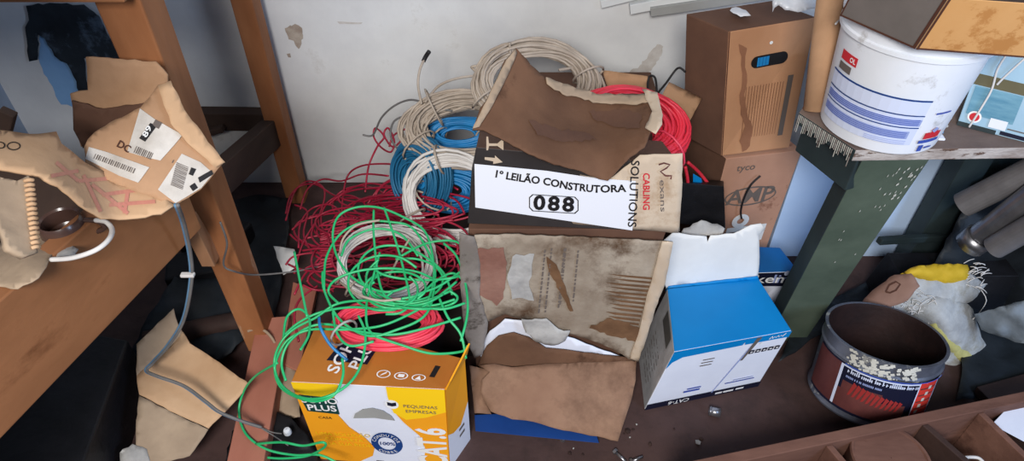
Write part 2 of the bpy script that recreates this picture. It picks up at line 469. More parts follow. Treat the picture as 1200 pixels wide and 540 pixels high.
def letters(s, fx, size=1.0, bold=0.0, sx=1.0, align='CENTER', space=1.0):
    """text as filled outlines; fx maps (x, y) in letter units to surface (u, v)"""
    cu = bpy.data.curves.new('t', 'FONT'); cu.body = s; cu.size = size; cu.align_x = align; cu.align_y = 'CENTER'; cu.offset = bold; cu.space_character = space
    cu.resolution_u = 3
    o = bpy.data.objects.new('t', cu); C.collection.objects.link(o); dg = bpy.context.evaluated_depsgraph_get(); dg.update()
    me = bpy.data.meshes.new_from_object(o.evaluated_get(dg), depsgraph=dg)
    V = [fx(v.co.x * sx, v.co.y) for v in me.vertices]; F = [tuple(p.vertices) for p in me.polygons]
    bpy.data.objects.remove(o); bpy.data.curves.remove(cu); bpy.data.meshes.remove(me)
    return (V, F)


def place(u, v, su, sv=None, rot=0.0):
    sv = sv if sv is not None else su; c, s = math.cos(math.radians(rot)), math.sin(math.radians(rot))
    return lambda x, y: (u + (x * c - y * s) * su, v + (x * s + y * c) * sv)


def qtext(q, s, u, v, h, rot=0, bold=0.0, sx=1.0):
    """text of height h metres on a Quad"""
    return letters(s, place(u, v, h / q.w, h / q.h, rot), bold=bold, sx=sx)


def ptext(s, a, b, h, bold=0.0, sx=1.0, space=1.0):
    """text on a Drape between pixel points a -> b (centre), height h pixels, up = to the left of a->b in the picture"""
    L = math.hypot(b[0] - a[0], b[1] - a[1]); cx, cy = (a[0] + b[0]) / 2, (a[1] + b[1]) / 2; dx, dy = (b[0] - a[0]) / L, (b[1] - a[1]) / L
    V, F = letters(s, lambda x, y: (x, y), bold=bold, sx=sx, space=space)
    if not V: return (V, F)
    w = max(v[0] for v in V) - min(v[0] for v in V); k = L / w
    return ([(cx + x * k * dx + y * h * dy, cy + x * k * dy - y * h * dx) for x, y in V], F)


def puff(name, poly, surf, m, bulge, parent=None, step=9, seed=0, wr=0.006, wf=26, smooth=True, jag=1, fn=None):
    """a soft stuffed shape: outline on a surface, blown up on both sides"""
    V2, F = fill(poly, step, jag, seed)
    def dist(p):
        b = 1e9
        for i in range(len(poly)):
            a = Vector(poly[i]); c = Vector(poly[(i + 1) % len(poly)]); ab = c - a; t = max(0, min(1, (Vector(p) - a).dot(ab) / max(ab.length_squared, 1e-9)))
            b = min(b, (Vector(p) - a - ab * t).length)
        return b
    dm = max(dist(p) for p in V2); front = []; back = []
    for x, y in V2:
        h = bulge * math.sqrt(max(0, 1 - (1 - dist((x, y)) / dm) ** 2)); p = surf.at(x, y, 0); q = Vector((p.x * wf + seed, p.y * wf, p.z * wf))
        e = wr * (noise.noise(q) + .5 * noise.noise(q * 2.3)) if dist((x, y)) > .5 else 0
        front.append(surf.at(x, y, h + e)); back.append(surf.at(x, y, -h * .9 - .002))
    n = len(front); V = front + back
    from collections import Counter
    ec = Counter(); 
    for f in F:
        for i in range(len(f)): ec[(f[i], f[(i + 1) % len(f)])] += 1
    bd = [e for e in ec if (e[1], e[0]) not in ec]
    FF = list(F) + [tuple(i + n for i in f[::-1]) for f in F] + [(b, a, a + n, b + n) for a, b in bd]
    return recalc(mk(name, V, FF, m, parent, smooth=smooth))


def lathe(name, c, prof, m, parent=None, seg=40, fm=None, smooth=True, closed=False):
    c = Vector(c); V = []; F = []
    for r, z in prof:
        for k in range(seg): a = 2 * math.pi * k / seg; V.append(c + Vector((r * math.cos(a), r * math.sin(a), z)))
    G = []
    for i in range(len(prof) - 1):
        for k in range(seg): F.append((i * seg + k, i * seg + (k + 1) % seg, (i + 1) * seg + (k + 1) % seg, (i + 1) * seg + k)); G.append(fm[i] if fm else 0)
    o = mk(name, V, F, m, parent, fm=G, smooth=smooth)
    bm = bmesh.new(); bm.from_mesh(o.data); bmesh.ops.remove_doubles(bm, verts=bm.verts[:], dist=1e-5); bmesh.ops.recalc_face_normals(bm, faces=bm.faces[:]); bm.to_mesh(o.data); bm.free()
    o.data.set_sharp_from_angle(angle=math.radians(28))
    return o


def stroke(pts, wd):
    V = []; F = []
    for i, p in enumerate(pts):
        a = pts[max(i - 1, 0)]; b = pts[min(i + 1, len(pts) - 1)]; dx, dy = b[0] - a[0], b[1] - a[1]; L = math.hypot(dx, dy); nx_, ny_ = -dy / L * wd, dx / L * wd
        V += [(p[0] + nx_, p[1] + ny_), (p[0] - nx_, p[1] - ny_)]
        if i: F.append((2 * i - 2, 2 * i, 2 * i + 1, 2 * i - 1))
    return (V, F)


# ================================================================== THE ROOM
YW = 2.08
wl = mk('wall_back', [(-3, YW, 0), (3, YW, 0), (3, YW, 2.8), (-3, YW, 2.8), (-3, YW + .15, 0), (3, YW + .15, 0), (3, YW + .15, 2.8), (-3, YW + .15, 2.8)],
        [(0, 1, 2, 3), (5, 4, 7, 6), (3, 2, 6, 7), (1, 0, 4, 5), (0, 3, 7, 4), (2, 1, 5, 6)], 'wall'); tag(wl, kind='structure')
fl = mk('floor', [(-3, -1.5, -.1), (3, -1.5, -.1), (3, YW + .15, -.1), (-3, YW + .15, -.1), (-3, -1.5, 0), (3, -1.5, 0), (3, YW + .15, 0), (-3, YW + .15, 0)], HF, 'floor'); tag(fl, kind='structure')
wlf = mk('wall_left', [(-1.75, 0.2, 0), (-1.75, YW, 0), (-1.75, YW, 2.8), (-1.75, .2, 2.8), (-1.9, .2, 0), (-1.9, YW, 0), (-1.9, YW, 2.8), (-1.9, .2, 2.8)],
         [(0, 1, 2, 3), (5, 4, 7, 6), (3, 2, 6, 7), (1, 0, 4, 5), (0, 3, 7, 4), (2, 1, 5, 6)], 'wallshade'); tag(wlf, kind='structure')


class WallS:
    def at(s, px, py, off=0.0):
        p = P(px, py, y=YW); p.y -= off; return p


WS = WallS()
marks('wall_patches', [
    (WS, jagged([(334, 33), (346, 28), (354, 33), (355, 45), (350, 57), (344, 48), (338, 46)], 1.4, 3, random.Random(3)), 'peel'),
    (WS, jagged([(738, 84), (752, 75), (762, 60), (770, 52), (777, 54), (772, 70), (764, 82), (752, 90), (742, 93)], 1.6, 3, random.Random(4)), 'peel2'),
    (WS, jagged([(46, 36), (56, 44), (67, 64), (81, 72), (89, 88), (96, 110), (90, 125), (72, 122), (58, 96), (47, 74)], 1.4, 5, random.Random(8)), 'paleblue'),  # flat pale blue patch on the wall
    (WS, jagged([(336, 63), (340, 62), (341, 67), (338, 67)], .6, 3, random.Random(5)), 'peel'),
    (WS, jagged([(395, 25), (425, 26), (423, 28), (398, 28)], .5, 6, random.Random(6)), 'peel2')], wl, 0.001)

# ------------------------------------------------------------------ left timber frame (one workbench)
fr = thing('timber_workbench', (-.95, 1.3, 0), 'rough timber workbench at the left with orange posts and a wide front board', 'workbench')
p1 = P(312, 392, z=0)
hexa('post', [(-.775, 1.265, 0), (-.705, 1.265, 0), (-.705, 1.345, 0), (-.775, 1.345, 0)], [(-.775, 1.22, 1.25), (-.685, 1.22, 1.25), (-.685, 1.31, 1.25), (-.775, 1.31, 1.25)], 'woodpost', fr, bevel=.004)
hexa('post', [(-.83, 1.95, 0), (-.765, 1.95, 0), (-.765, 2.02, 0), (-.83, 2.02, 0)], [(-.83, 1.95, 1.25), (-.765, 1.95, 1.25), (-.765, 2.02, 1.25), (-.83, 2.02, 1.25)], 'woodpost', fr, bevel=.004)
hexa('post', [(-1.09, .36, 0), (-1.0, .36, 0), (-1.0, .44, 0), (-1.09, .44, 0)], [(-1.09, .36, .66), (-1.0, .36, .66), (-1.0, .44, .66), (-1.09, .44, .66)], 'woodpost', fr, bevel=.004)
# wide apron board
at1, at2 = Vector((-.7035, 1.163, .785)), Vector((-.950, .32, .785))
dr = (at2 - at1).normalized(); nx = Vector((-dr.y, dr.x, 0))
if nx.x > 0: nx = -nx
ab = .21
hexa('front_board', [at1 - Vector((0, 0, ab)), at1 + nx * .04 - Vector((0, 0, ab)), at2 + nx * .04 - Vector((0, 0, ab)), at2 - Vector((0, 0, ab))],
     [at1, at1 + nx * .04, at2 + nx * .04, at2], 'wood', fr, bevel=.003)
# bench surface behind the apron
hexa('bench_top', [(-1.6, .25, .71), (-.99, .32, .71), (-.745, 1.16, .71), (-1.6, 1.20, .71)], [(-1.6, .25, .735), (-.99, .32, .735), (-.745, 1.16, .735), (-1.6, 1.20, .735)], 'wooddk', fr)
hexa('shade_board', [(-1.75, .44, 1.32), (-.63, .44, 1.32), (-.63, .62, 1.32), (-1.75, .62, 1.32)], [(-1.75, .44, 1.80), (-.63, .44, 1.80), (-.63, .62, 1.80), (-1.75, .62, 1.80)], 'wooddk', fr)  # added board out of view, shades the upper left wall
hexa('post', [(-1.72, .44, 0), (-1.64, .44, 0), (-1.64, .52, 0), (-1.72, .52, 0)], [(-1.72, .44, 1.32), (-1.64, .44, 1.32), (-1.64, .52, 1.32), (-1.72, .52, 1.32)], 'woodpost', fr)  # added post carrying the unseen shade board
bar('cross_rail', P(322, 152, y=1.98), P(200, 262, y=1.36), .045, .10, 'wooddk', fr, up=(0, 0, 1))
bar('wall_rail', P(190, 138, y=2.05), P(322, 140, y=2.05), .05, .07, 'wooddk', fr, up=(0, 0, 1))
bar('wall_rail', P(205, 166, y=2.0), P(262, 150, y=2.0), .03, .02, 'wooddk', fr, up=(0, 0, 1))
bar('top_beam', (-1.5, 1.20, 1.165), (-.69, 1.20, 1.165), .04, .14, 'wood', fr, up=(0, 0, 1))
bar('bottom_rail', (-.70, 1.33, .05), (-.62, .62, .05), .09, .06, 'woodpink', fr, up=(0, 0, 1))
hexa('cleat', [(-.775, 1.215, .40), (-.742, 1.215, .40), (-.742, 1.265, .40), (-.775, 1.265, .40)], [(-.775, 1.20, .57), (-.742, 1.20, .57), (-.742, 1.23, .57), (-.775, 1.23, .57)], 'woodpale', fr)

# torn black sheet on the wall behind the bench
DS = WallS()
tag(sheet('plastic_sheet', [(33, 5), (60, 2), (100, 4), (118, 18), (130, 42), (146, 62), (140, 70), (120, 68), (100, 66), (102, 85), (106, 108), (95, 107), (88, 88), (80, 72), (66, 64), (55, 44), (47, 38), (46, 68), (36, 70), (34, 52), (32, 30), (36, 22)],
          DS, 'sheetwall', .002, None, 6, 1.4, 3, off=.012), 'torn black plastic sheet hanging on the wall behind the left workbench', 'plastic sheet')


# ================================================================== LEFT BENCH THINGS
# torn carton with shipping labels
S1 = Drape([K(100, 70, y=1.19), K(180, 78, y=1.17), K(92, 150, y=1.12), K(185, 110, y=1.12), K(260, 192, y=1.06), K(210, 235, y=1.02), K(120, 180, y=1.03), K(165, 130, y=1.06)], .004, 20, 2)
tc = thing('torn_carton', P(160, 200, z=.737), 'torn brown cardboard carton with white shipping labels on the left workbench', 'carton')
sheet('back_flap', [(100, 67), (182, 72), (196, 88), (196, 96), (183, 120), (162, 130), (120, 158), (95, 172), (84, 120), (82, 110), (103, 106)],
      Drape([K(100, 70, y=1.19), K(182, 72, y=1.19), K(84, 170, y=1.19), K(190, 120, y=1.17)], .003, 16, 1), 'cb', .004, tc, 8, 1.2)
sheet('inner_shade', [(84, 118), (120, 128), (172, 120), (160, 134), (135, 144), (112, 160), (97, 174), (86, 152)], Drape([K(100, 70, y=1.19), K(182, 72, y=1.19), K(84, 170, y=1.19), K(190, 120, y=1.17)], .003, 16, 1), 'cartonside', .003, tc, 8, 1.0, 3, off=.010)  # dark sheet painting the shade inside the torn carton
SB = Drape([K(95, 170, y=1.05), K(165, 128, y=1.10), K(262, 192, y=1.07), K(205, 240, y=.99), K(120, 200, y=1.0), K(185, 180, y=1.035)], .004, 16, 4, .004)
sheet('label_panel', [(98, 172), (110, 155), (135, 140), (165, 126), (185, 100), (198, 95), (215, 130), (240, 165), (263, 190), (250, 205), (235, 222), (206, 241), (190, 236), (160, 225), (125, 210), (100, 190)], SB, 'cb', .004, tc, 7, 1.0, 2)
mi = []
for lab in ([(164, 127), (182, 140), (214, 158), (204, 170), (188, 188), (170, 184), (149, 178)], [(213, 180), (235, 190), (250, 203), (236, 220), (206, 238), (185, 222)], [(104, 172), (125, 178), (175, 196), (162, 214), (140, 206), (100, 186)]):
    mi.append((SB, lab, 'labelpaper', 5, .0022))
for x0, y0, dx, dy, n, l in ((160, 171, 2.1, .9, 10, 8), (203, 187, 1.1, .9, 1, 4), (112, 180, 2.4, .9, 20, 6)):
    for i in range(n):
        x = x0 + i * dx; y = y0 + i * dy; wq = 1.3 if i % 3 else .7
        mi.append((SB, [(x, y), (x + wq, y + .5), (x + wq - l * .45, y + l), (x - l * .45, y + l - .5)], 'inkgrey', None, .0034))
for i in range(16):
    x = 207 - i * .45; y = 190 + i * 1.7; mi.append((SB, [(x, y), (x + 14, y + 6), (x + 14 - .4, y + 6 + (1.0 if i % 3 else .5)), (x - .4, y + 1.0)], 'inkgrey', None, .0034))
mi += [(SB, [(176, 144), (184, 147), (170, 166), (163, 162)], 'ink', None, .0034), (SB, [(182, 140), (190, 144), (186, 151), (178, 147)], 'inkgrey', None, .0034)]
mi += [(SB, ptext('89', (169, 160), (176, 148), 9, .02), 'paper', None, .0045)]
mi += [(SB, [(232, 208), (248, 199), (250, 204), (234, 214)], 'ink', None, .0034), (SB, [(222, 218), (228, 214), (232, 220), (226, 224)], 'ink', None, .0034), (SB, [(224, 196), (230, 198), (226, 206), (221, 204)], 'ink', None, .0034)]
mi += [(SB, ptext('DC', (138, 168), (152, 176), 12, .02), 'edge', None, .003)]
marks('shipping_labels', mi, tc)
sheet('side_flap', [(185, 100), (200, 94), (216, 128), (240, 160), (264, 190), (252, 196), (225, 172), (200, 145)], SB, 'cbsun', .003, tc, 7, .8, 5, off=.014)

# long curled flap in front with pink writing
S2 = Drape([K(0, 152, y=.95), K(65, 158, y=1.0), K(100, 190, y=.985), K(200, 240, y=.98), K(130, 252, y=.93), K(0, 195, y=.86), K(60, 215, y=.865)], .003, 14, 6)
cf = thing('curled_cardboard', P(90, 230, z=.737), 'long curled cardboard sheet with pink lettering in front of the torn carton', 'cardboard sheet')
sheet('sheet', [(-25, 150), (0, 152), (35, 157), (66, 154), (72, 168), (100, 190), (130, 205), (170, 218), (205, 240), (188, 250), (150, 256), (120, 256), (95, 240), (70, 218), (45, 205), (0, 197), (-25, 190)], S2, 'cbsun', .005, cf, 8, .8, 3)
pk = []
for a, b in (((66, 190), (92, 212)), ((92, 212), (140, 208)), ((98, 205), (118, 248)), ((108, 216), (150, 250)), ((128, 240), (182, 236)), ((150, 222), (146, 250)), ((60, 206), (92, 200)), ((120, 228), (165, 222))):
    d = Vector((b[0] - a[0], b[1] - a[1])).normalized(); nn = Vector((-d.y, d.x)) * 2.2
    pk.append((S2, [(a[0] + nn.x, a[1] + nn.y), (b[0] + nn.x, b[1] + nn.y), (b[0] - nn.x, b[1] - nn.y), (a[0] - nn.x, a[1] - nn.y)], 'inkpink', 5, .002))
pk.append((S2, hoop(16, 171, 8, 5, 1.2, 1.2), 'ink', None, .002)); pk.append((S2, ptext('D', (-4, 170), (6, 171), 12), 'ink', None, .002))
marks('pink_lettering', pk, cf)

# corrugated paper, wrapping, enamel mug, white cord
S3 = Drape([K(0, 210, y=.84), K(40, 205, y=.86), K(0, 300, y=.70), K(45, 300, y=.74)], .004, 30, 5)
cp = tag(sheet('corrugated_wrapper', [(-10, 205), (20, 212), (33, 205), (38, 225), (40, 262), (45, 296), (30, 300), (10, 290), (-10, 240)], S3, 'cbgrey', .012, None, 5, .8, 4), 'ribbed brown corrugated wrapper at the left edge beside the enamel mug', 'wrapper')
rb = []
for i in range(15):
    y = 212 + i * 5.6; rb.append([S3.at(29 + i * .6, y, .003), S3.at(34 + i * .6, y - 1.5, .008), S3.at(39 + i * .5, y - 1, .003)])
cable('ridges', rb, .0032, 'cbsun', cp, 3, 6)
S4 = Drape([K(0, 290, z=.76), K(60, 270, z=.765), K(20, 340, z=.80), K(60, 300, z=.785), K(30, 300, z=.79)], .012, 18, 8, .01)
tag(sheet('crumpled_wrapping_paper', [(-15, 285), (20, 282), (48, 262), (62, 268), (66, 280), (60, 300), (50, 318), (38, 330), (20, 338), (-15, 335)], S4, 'cbgrey', .002, None, 6, 1.5, 6), 'crumpled beige wrapping paper at the left edge behind the front board', 'paper')
mg = P(86, 286, z=.737)
mug = thing('enamel_mug', mg, 'dark brown round enamel mug lying behind the front board', 'mug')
lathe('body', mg, [(.001, .0), (.025, .002), (.036, .014), (.040, .035), (.038, .055), (.034, .062), (.031, .058), (.033, .03), (.02, .01), (.001, .008)], 'mug', mug, 28)
cable('handle', [[mg + Vector(q) for q in ((.034, .01, .05), (.058, .012, .046), (.062, .014, .028), (.036, .01, .018))]], .005, 'mug', mug)
tag(puff('grey_rag', [(60, 292), (80, 286), (92, 292), (85, 303), (66, 306)], Drape([K(60, 290, z=.77), K(90, 290, z=.77), K(70, 306, z=.775)]), 'greypaper', .012, None, 5, 3), 'small grey rag below the enamel mug', 'rag')
tag(cable('white_cord', [[P(60, 304, z=.792), P(85, 302, z=.80), P(112, 293, z=.81), P(128, 280, z=.81), P(131, 268, z=.80), P(124, 260, z=.795), P(112, 258, z=.79)]], .0045, 'cwhite'), 'short thick white cord looping over the front board of the workbench', 'cord')
tag(boxat('blue_packet', P(2, 275, z=.715), (.05, .05, .03), 'csteel', rz=.4), 'small light blue packet at the left edge on the workbench', 'packet')
bar('dark_slat', P(-5, 190, y=1.25), P(10, 130, y=1.25), .03, .02, 'wooddk', fr)

# ================================================================== UNDER THE LEFT BENCH
ga = P(157, 470, z=.18); gb_ = P(150, 398, z=.18)
tag(hexa('shade_crate', [(-1.5, ga.y - .5, 0), (ga.x, ga.y - .5, 0), (gb_.x, gb_.y, 0), (-1.5, gb_.y + .1, 0)], [(-1.5, ga.y - .5, .18), (ga.x, ga.y - .5, .18), (gb_.x, gb_.y, .18), (-1.5, gb_.y + .1, .18)], 'black', bevel=.006), 'black crate enlarged to stand in for the shade under the left workbench', 'crate')  # crate widened and blackened to act as under-bench shade
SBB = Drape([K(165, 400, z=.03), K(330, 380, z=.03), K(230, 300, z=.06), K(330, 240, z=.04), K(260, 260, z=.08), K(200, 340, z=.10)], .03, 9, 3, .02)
tag(sheet('shade_sheet', [(150, 425), (165, 385), (190, 345), (225, 290), (262, 238), (300, 228), (340, 232), (338, 275), (330, 330), (322, 372), (300, 384), (262, 420), (215, 440)], SBB, 'shadeblack', .003, None, 9, 1.5, 4), 'crumpled black sheet standing in for floor shade behind the front timber post', 'shade sheet')  # dark sheet laid over the floor to act as shade
S5 = Drape([K(160, 400, z=.17), K(205, 365, z=.24), K(212, 388, z=.18), K(288, 448, z=.14), K(240, 500, z=.10), K(160, 462, z=.14), K(160, 535, z=.07), K(220, 535, z=.07)], .003, 14, 9)
fc = thing('folded_cardboard', P(210, 460, z=.085), 'piece of folded beige cardboard lying across the pinkish bottom rail', 'cardboard')
sheet('upper_panel', [(160, 403), (180, 384), (203, 362), (208, 380), (214, 390), (195, 412), (172, 430), (160, 440)], S5, 'cbgrey', .004, fc, 7, .6, 1)
sheet('middle_panel', [(160, 440), (172, 430), (195, 412), (214, 389), (222, 402), (250, 420), (292, 450), (275, 470), (244, 502), (205, 484), (163, 462)], S5, 'cbsun', .004, fc, 7, .6, 2)
sheet('lower_panel', [(163, 463), (205, 485), (244, 503), (232, 520), (222, 534), (200, 540), (158, 548), (159, 500)], S5, 'cbgrey', .004, fc, 7, .6, 3)
puff('torn_wad', [(140, 530), (155, 520), (172, 526), (176, 545), (140, 552)], S5, 'greypaper', .015, fc, 5, 2, .01)
S6 = Drape([K(282, 400, z=.04), K(340, 400, z=.04), K(290, 480, z=.03), K(340, 500, z=.03)], .012, 20, 3)
tag(sheet('grey_cardboard_scrap', [(288, 462), (302, 440), (316, 444), (330, 405), (345, 430), (352, 488), (330, 492), (318, 470), (296, 486), (282, 488)], S6, 'cbgrey', .004, None, 7, 1, 5), 'grimy grey cardboard scrap on the floor left of the orange box', 'cardboard scrap')
S7 = Drape([K(250, 500, z=.03), K(330, 480, z=.05), K(300, 540, z=.03), K(370, 530, z=.03)], .016, 18, 3, .01)
tag(sheet('black_plastic_bag', [(262, 545), (272, 505), (290, 490), (318, 480), (340, 488), (356, 505), (372, 530), (375, 548)], S7, 'black', .003, None, 6, 1.2, 5), 'crumpled black plastic bag on the floor left of the orange box', 'bag')
lathe_o = lathe('plastic_disc', P(337, 506, z=.075), [(.001, .012), (.008, .010), (.010, .004), (.010, -.004), (.001, -.004)], 'white', None, 16)
tag(lathe_o, 'tiny round white plastic disc on the black plastic bag', 'disc')
tag(hexa('red_brown_board', [P(345, 335, z=.02), P(372, 345, z=.02), P(352, 440, z=.02), P(330, 430, z=.02)], [P(345, 335, z=.02) + Vector((0, 0, .02)), P(372, 345, z=.02) + Vector((0, 0, .02)), P(352, 440, z=.02) + Vector((0, 0, .02)), P(330, 430, z=.02) + Vector((0, 0, .02))], 'woodpink'), 'red-brown board lying on the floor under the red cables', 'board')
for i, (x, y, z, s, rz) in enumerate(((235, 330, .02, (.16, .12, .09), .3), (262, 300, .0, (.2, .14, .12), -.3))):
    tag(boxat('dark_toolbox', P(x, y, z=0) + Vector((0, 0, s[2] / 2)), s, 'black', rz=rz, bevel=.008), ['small black plastic case on the floor behind the hanging blue cable', 'low black plastic case on the dark floor behind the front post'][i], 'case')
tag(cable('dark_pipe', [[P(170, 400, z=.05), P(235, 385, z=.05), P(300, 372, z=.05)]], .03, 'traydk', None, 4, 14), 'dark brown round pole lying on the floor behind the folded cardboard', 'pole')

# hanging slate blue cable with tag
hc = thing('hanging_cable', P(300, 500, z=.13), 'slate blue twin cable hanging from the workbench over the folded cardboard', 'cable')
pa = [P(206, 240, z=.795), P(214, 262, z=.70), P(222, 300, z=.58), P(223, 330, z=.50), P(214, 375, z=.36), P(196, 405, z=.26), P(178, 425, z=.20), P(171, 434, z=.19), P(185, 441, z=.19), P(215, 452, z=.18), P(240, 470, z=.165), P(256, 482, z=.15), P(280, 492, z=.12), P(305, 500, z=.09)]
cable('wire', [pa], .0042, 'csteel', hc)
cable('wire', [[p + Vector((.006, -.004, .004)) for p in pa]], .0036, 'cgrey', hc)
boxat('cable_tag', P(220, 322, z=.53), (.03, .012, .008), 'cwhite', hc)
cable('frayed_end', [[P(300, 498, z=.09), P(320, 510, z=.08), P(338, 522, z=.06)], [P(302, 499, z=.09), P(318, 506, z=.08), P(330, 508, z=.08)]], .0015, 'cgrey', hc)
tag(cable('thin_brown_cable', [[P(258, 260, y=1.2), P(266, 285, y=1.2), P(262, 310, y=1.21), P(275, 318, y=1.22), P(300, 322, y=1.3), P(345, 318, y=1.35), P(375, 312, y=1.4)]], .0025, 'cgrey'), 'thin dark cable draped round the front timber post', 'cable')
tag(cable('grey_floor_cable', [[P(290, 388, z=.10), P(305, 385, z=.10), P(318, 395, z=.09), P(325, 412, z=.06), P(320, 430, z=.05), P(306, 445, z=.05), P(298, 458, z=.05)]], .004, 'cbgrey'), 'short dull grey cable curving on the floor at the foot of the front post', 'cable')

# ================================================================== ORANGE CAT.6 BOX
ob = thing('cable_box', (-.2, 1.0, 0), 'orange, yellow and white cable box marked CAT.6 under the green cables', 'box')
bl, br = P(376, 537, z=0), P(527, 548, z=0)
tl, tr = P(341, 447, z=.325), P(521, 456, z=.325)
bR, tR = P(541, 505, z=0.0), P(544, 420, z=.325)
bR = Vector((tR.x + .0, tR.y - .01, 0))
bL, tL = Vector((tl.x + .03, tl.y + .22, 0)), P(372, 376, z=.325)
q = [bl, br, bR, bL]; t = [tl, tr, tR, tL]
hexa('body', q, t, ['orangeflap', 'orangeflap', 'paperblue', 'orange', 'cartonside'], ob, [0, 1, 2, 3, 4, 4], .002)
QF = Quad(bl, br, tr, tl); QT = Quad(tl, tr, tR, tL); QR = Quad(br, bR, tR, tr)
it = []
def uvp(pts): return [(a, b) for a, b in pts]
# front graphics in face units (u right, v up)
it.append((QF, [(0, 1), (0, .0), (.30, .0), (.42, .10), (.45, .22), (.40, .34), (.30, .48), (.25, .62), (.24, .80), (.30, .96), (.31, 1)], 'orange', .08))
it.append((QF, [(0, 1), (0, .93), (.05, .86), (.14, .80), (.24, .80), (.28, .92), (.31, 1)], 'yellow', .08, .0016))
it.append((QF, [(.62, 1), (.63, .9), (.63, .74), (.70, .58), (.80, .42), (.83, .25), (.80, 0), (1, 0), (1, 1)], 'orange', .08))
it.append((QF, [(.62, 1), (.62, .88), (.64, .70), (.72, .62), (.86, .66), (1, .74), (1, 1)], 'yellow', .08, .0016))
it.append((QF, [(.35, .60), (.37, .66), (.43, .72), (.50, .745), (.57, .72), (.62, .66), (.64, .60), (.50, .62)], 'pvcgrey', None, .0018))
it.append((QF, [(.04, .66), (.26, .64), (.26, .84), (.02, .86)], 'tealink', None, .002))
it.append((QF, qtext(QF, 'SOHO', .15, .80, .030, 0, .02), 'inkwhite', None, .003))
it.append((QF, qtext(QF, 'PLUS', .15, .71, .032, 0, .02), 'inkwhite', None, .003))
it.append((QF, qtext(QF, 'CASA', .15, .59, .013, 0), 'ink', None, .003))
for k, s in enumerate(('UMA SOLUÇÃO', 'COMPLETA', 'PARA SUA REDE.')): it.append((QF, qtext(QF, s, .24, .38 - .065 * k, .019, 0), 'yellow', None, .003))
it.append((QF, hoop(.55, .29, .115, .145, .05, .06), 'bluedk', None, .002))
it.append((QF, qtext(QF, '100%', .55, .29, .019, 0, .01), 'bluedk', None, .003))
for k, ch in enumerate('CONDUTOR'):
    a = 160 - k * 20; it.append((QF, letters(ch, place(.55 + .092 * math.cos(math.radians(a)), .29 + .115 * math.sin(math.radians(a)), .014 / QF.w, .014 / QF.h, a - 90)), 'inkwhite', None, .003))
for k, ch in enumerate('COBRE'):
    a = 232 + k * 19; it.append((QF, letters(ch, place(.55 + .092 * math.cos(math.radians(a)), .29 + .115 * math.sin(math.radians(a)), .014 / QF.w, .014 / QF.h, a + 90)), 'inkwhite', None, .003))
it.append((QF, ell(.64, .80, .045, .052), 'inkwhite', None, .0022)); it.append((QF, [(.61, .79), (.64, .78), (.67, .79), (.67, .83), (.64, .82), (.61, .83)], 'navyblack', None, .003))
it.append((QF, qtext(QF, 'PEQUENAS', .83, .79, .016, 0), 'inkgrey', None, .003)); it.append((QF, qtext(QF, 'EMPRESAS', .83, .73, .016, 0), 'inkgrey', None, .003))
it.append((QF, qtext(QF, 'CAT.6', .895, .29, .098, 90, .03, .62), 'inkwhite', None, .003))
it.append((QF, rect(.44, .035, .50, .045), 'inkgrey', None, .003)); it.append((QF, rect(.60, .03, .68, .05), 'bluedk', None, .003))
it.append((QR, [(0, 1), (1, 1), (1, .5), (.6, .35), (.25, .38), (0, .45)], 'orange', None, .002)); it.append((QR, [(0, 0), (1, 0), (1, .5), (.6, .35), (.25, .38), (0, .45)], 'paperblue', None, .002))
it.append((QR, rect(.5, .3, .75, .33), 'inkgrey', None, .003)); it.append((QR, rect(.5, .22, .75, .25), 'inkgrey', None, .003))
marks('printing', it, ob)
it = [(QT, [(.17, .38), (.44, .40), (.46, .80), (.22, .78)], 'navyblack', None, .002), (QT, qtext(QT, 'SOHO', .27, .60, .042, 80, .015), 'inkwhite', None, .003), (QT, qtext(QT, 'PLUS', .39, .60, .042, 80, .015), 'inkwhite', None, .003)]
for k in range(3):
    u = .57 + k * .115
    it.append((QT, hoop(u, .25, .045, .085, .008, .014), 'inkwhite', None, .002))
it.append((QT, [(.55, .20), (.585, .27), (.59, .32), (.56, .25)], 'inkwhite', None, .002)); it.append((QT, rect(.665, .22, .705, .29), 'inkwhite', None, .002)); it.append((QT, [(.78, .2), (.82, .2), (.80, .3)], 'inkwhite', None, .002))
it.append((QT, rect(.86, .3, .895, .62), 'ink', None, .002))
marks('top_printing', it, ob)
hexa('end_flap', [tr + Vector((0, 0, -.002)), tR + Vector((0, 0, -.002)), tR + Vector((.004, 0, -.002)), tr + Vector((.004, 0, -.002))],
     [tr + Vector((.012, 0, .03)), tR + Vector((.012, 0, .055)), tR + Vector((.016, 0, .055)), tr + Vector((.016, 0, .03))], 'orange', ob, bevel=0)

# dark support carton under the tangles
tag(boxat('grimy_carton', (-.30, 1.42, .11), (.40, .36, .22), 'darkbox', rz=.05), 'dark grimy carton buried under the green and red cables', 'carton')
tag(boxat('buried_carton', (-.18, 1.84, .10), (.30, .26, .20), 'darkbox', rz=-.03), 'dark carton under the beige and blue coils against the wall', 'carton')

# ================================================================== COILS AND CABLES
def px_strand(pts, dep):
    return [P(x, y, d=dep.at2(x, y)) for x, y in pts]


class DepthMap(Drape):
    def at2(s, px, py):
        n = len(s.xy); x = px / 100; y = py / 100; v = s.c[n] + s.c[n + 1] * x + s.c[n + 2] * y
        for i in range(n): v += s.c[i] * s.k(math.hypot(x - s.xy[i][0], y - s.xy[i][1]))
        return 1 / v


# pink coil lying on the orange box
ring('cable_coil', P(453, 380, z=.362), (0, -.10, 1), .108, .026, .0035, 44, 'cpink', 'coral pink cable coil lying on top of the orange box', group=None, squash=.50, seed=4, wob=.05, ties=1, tie='greypaper')
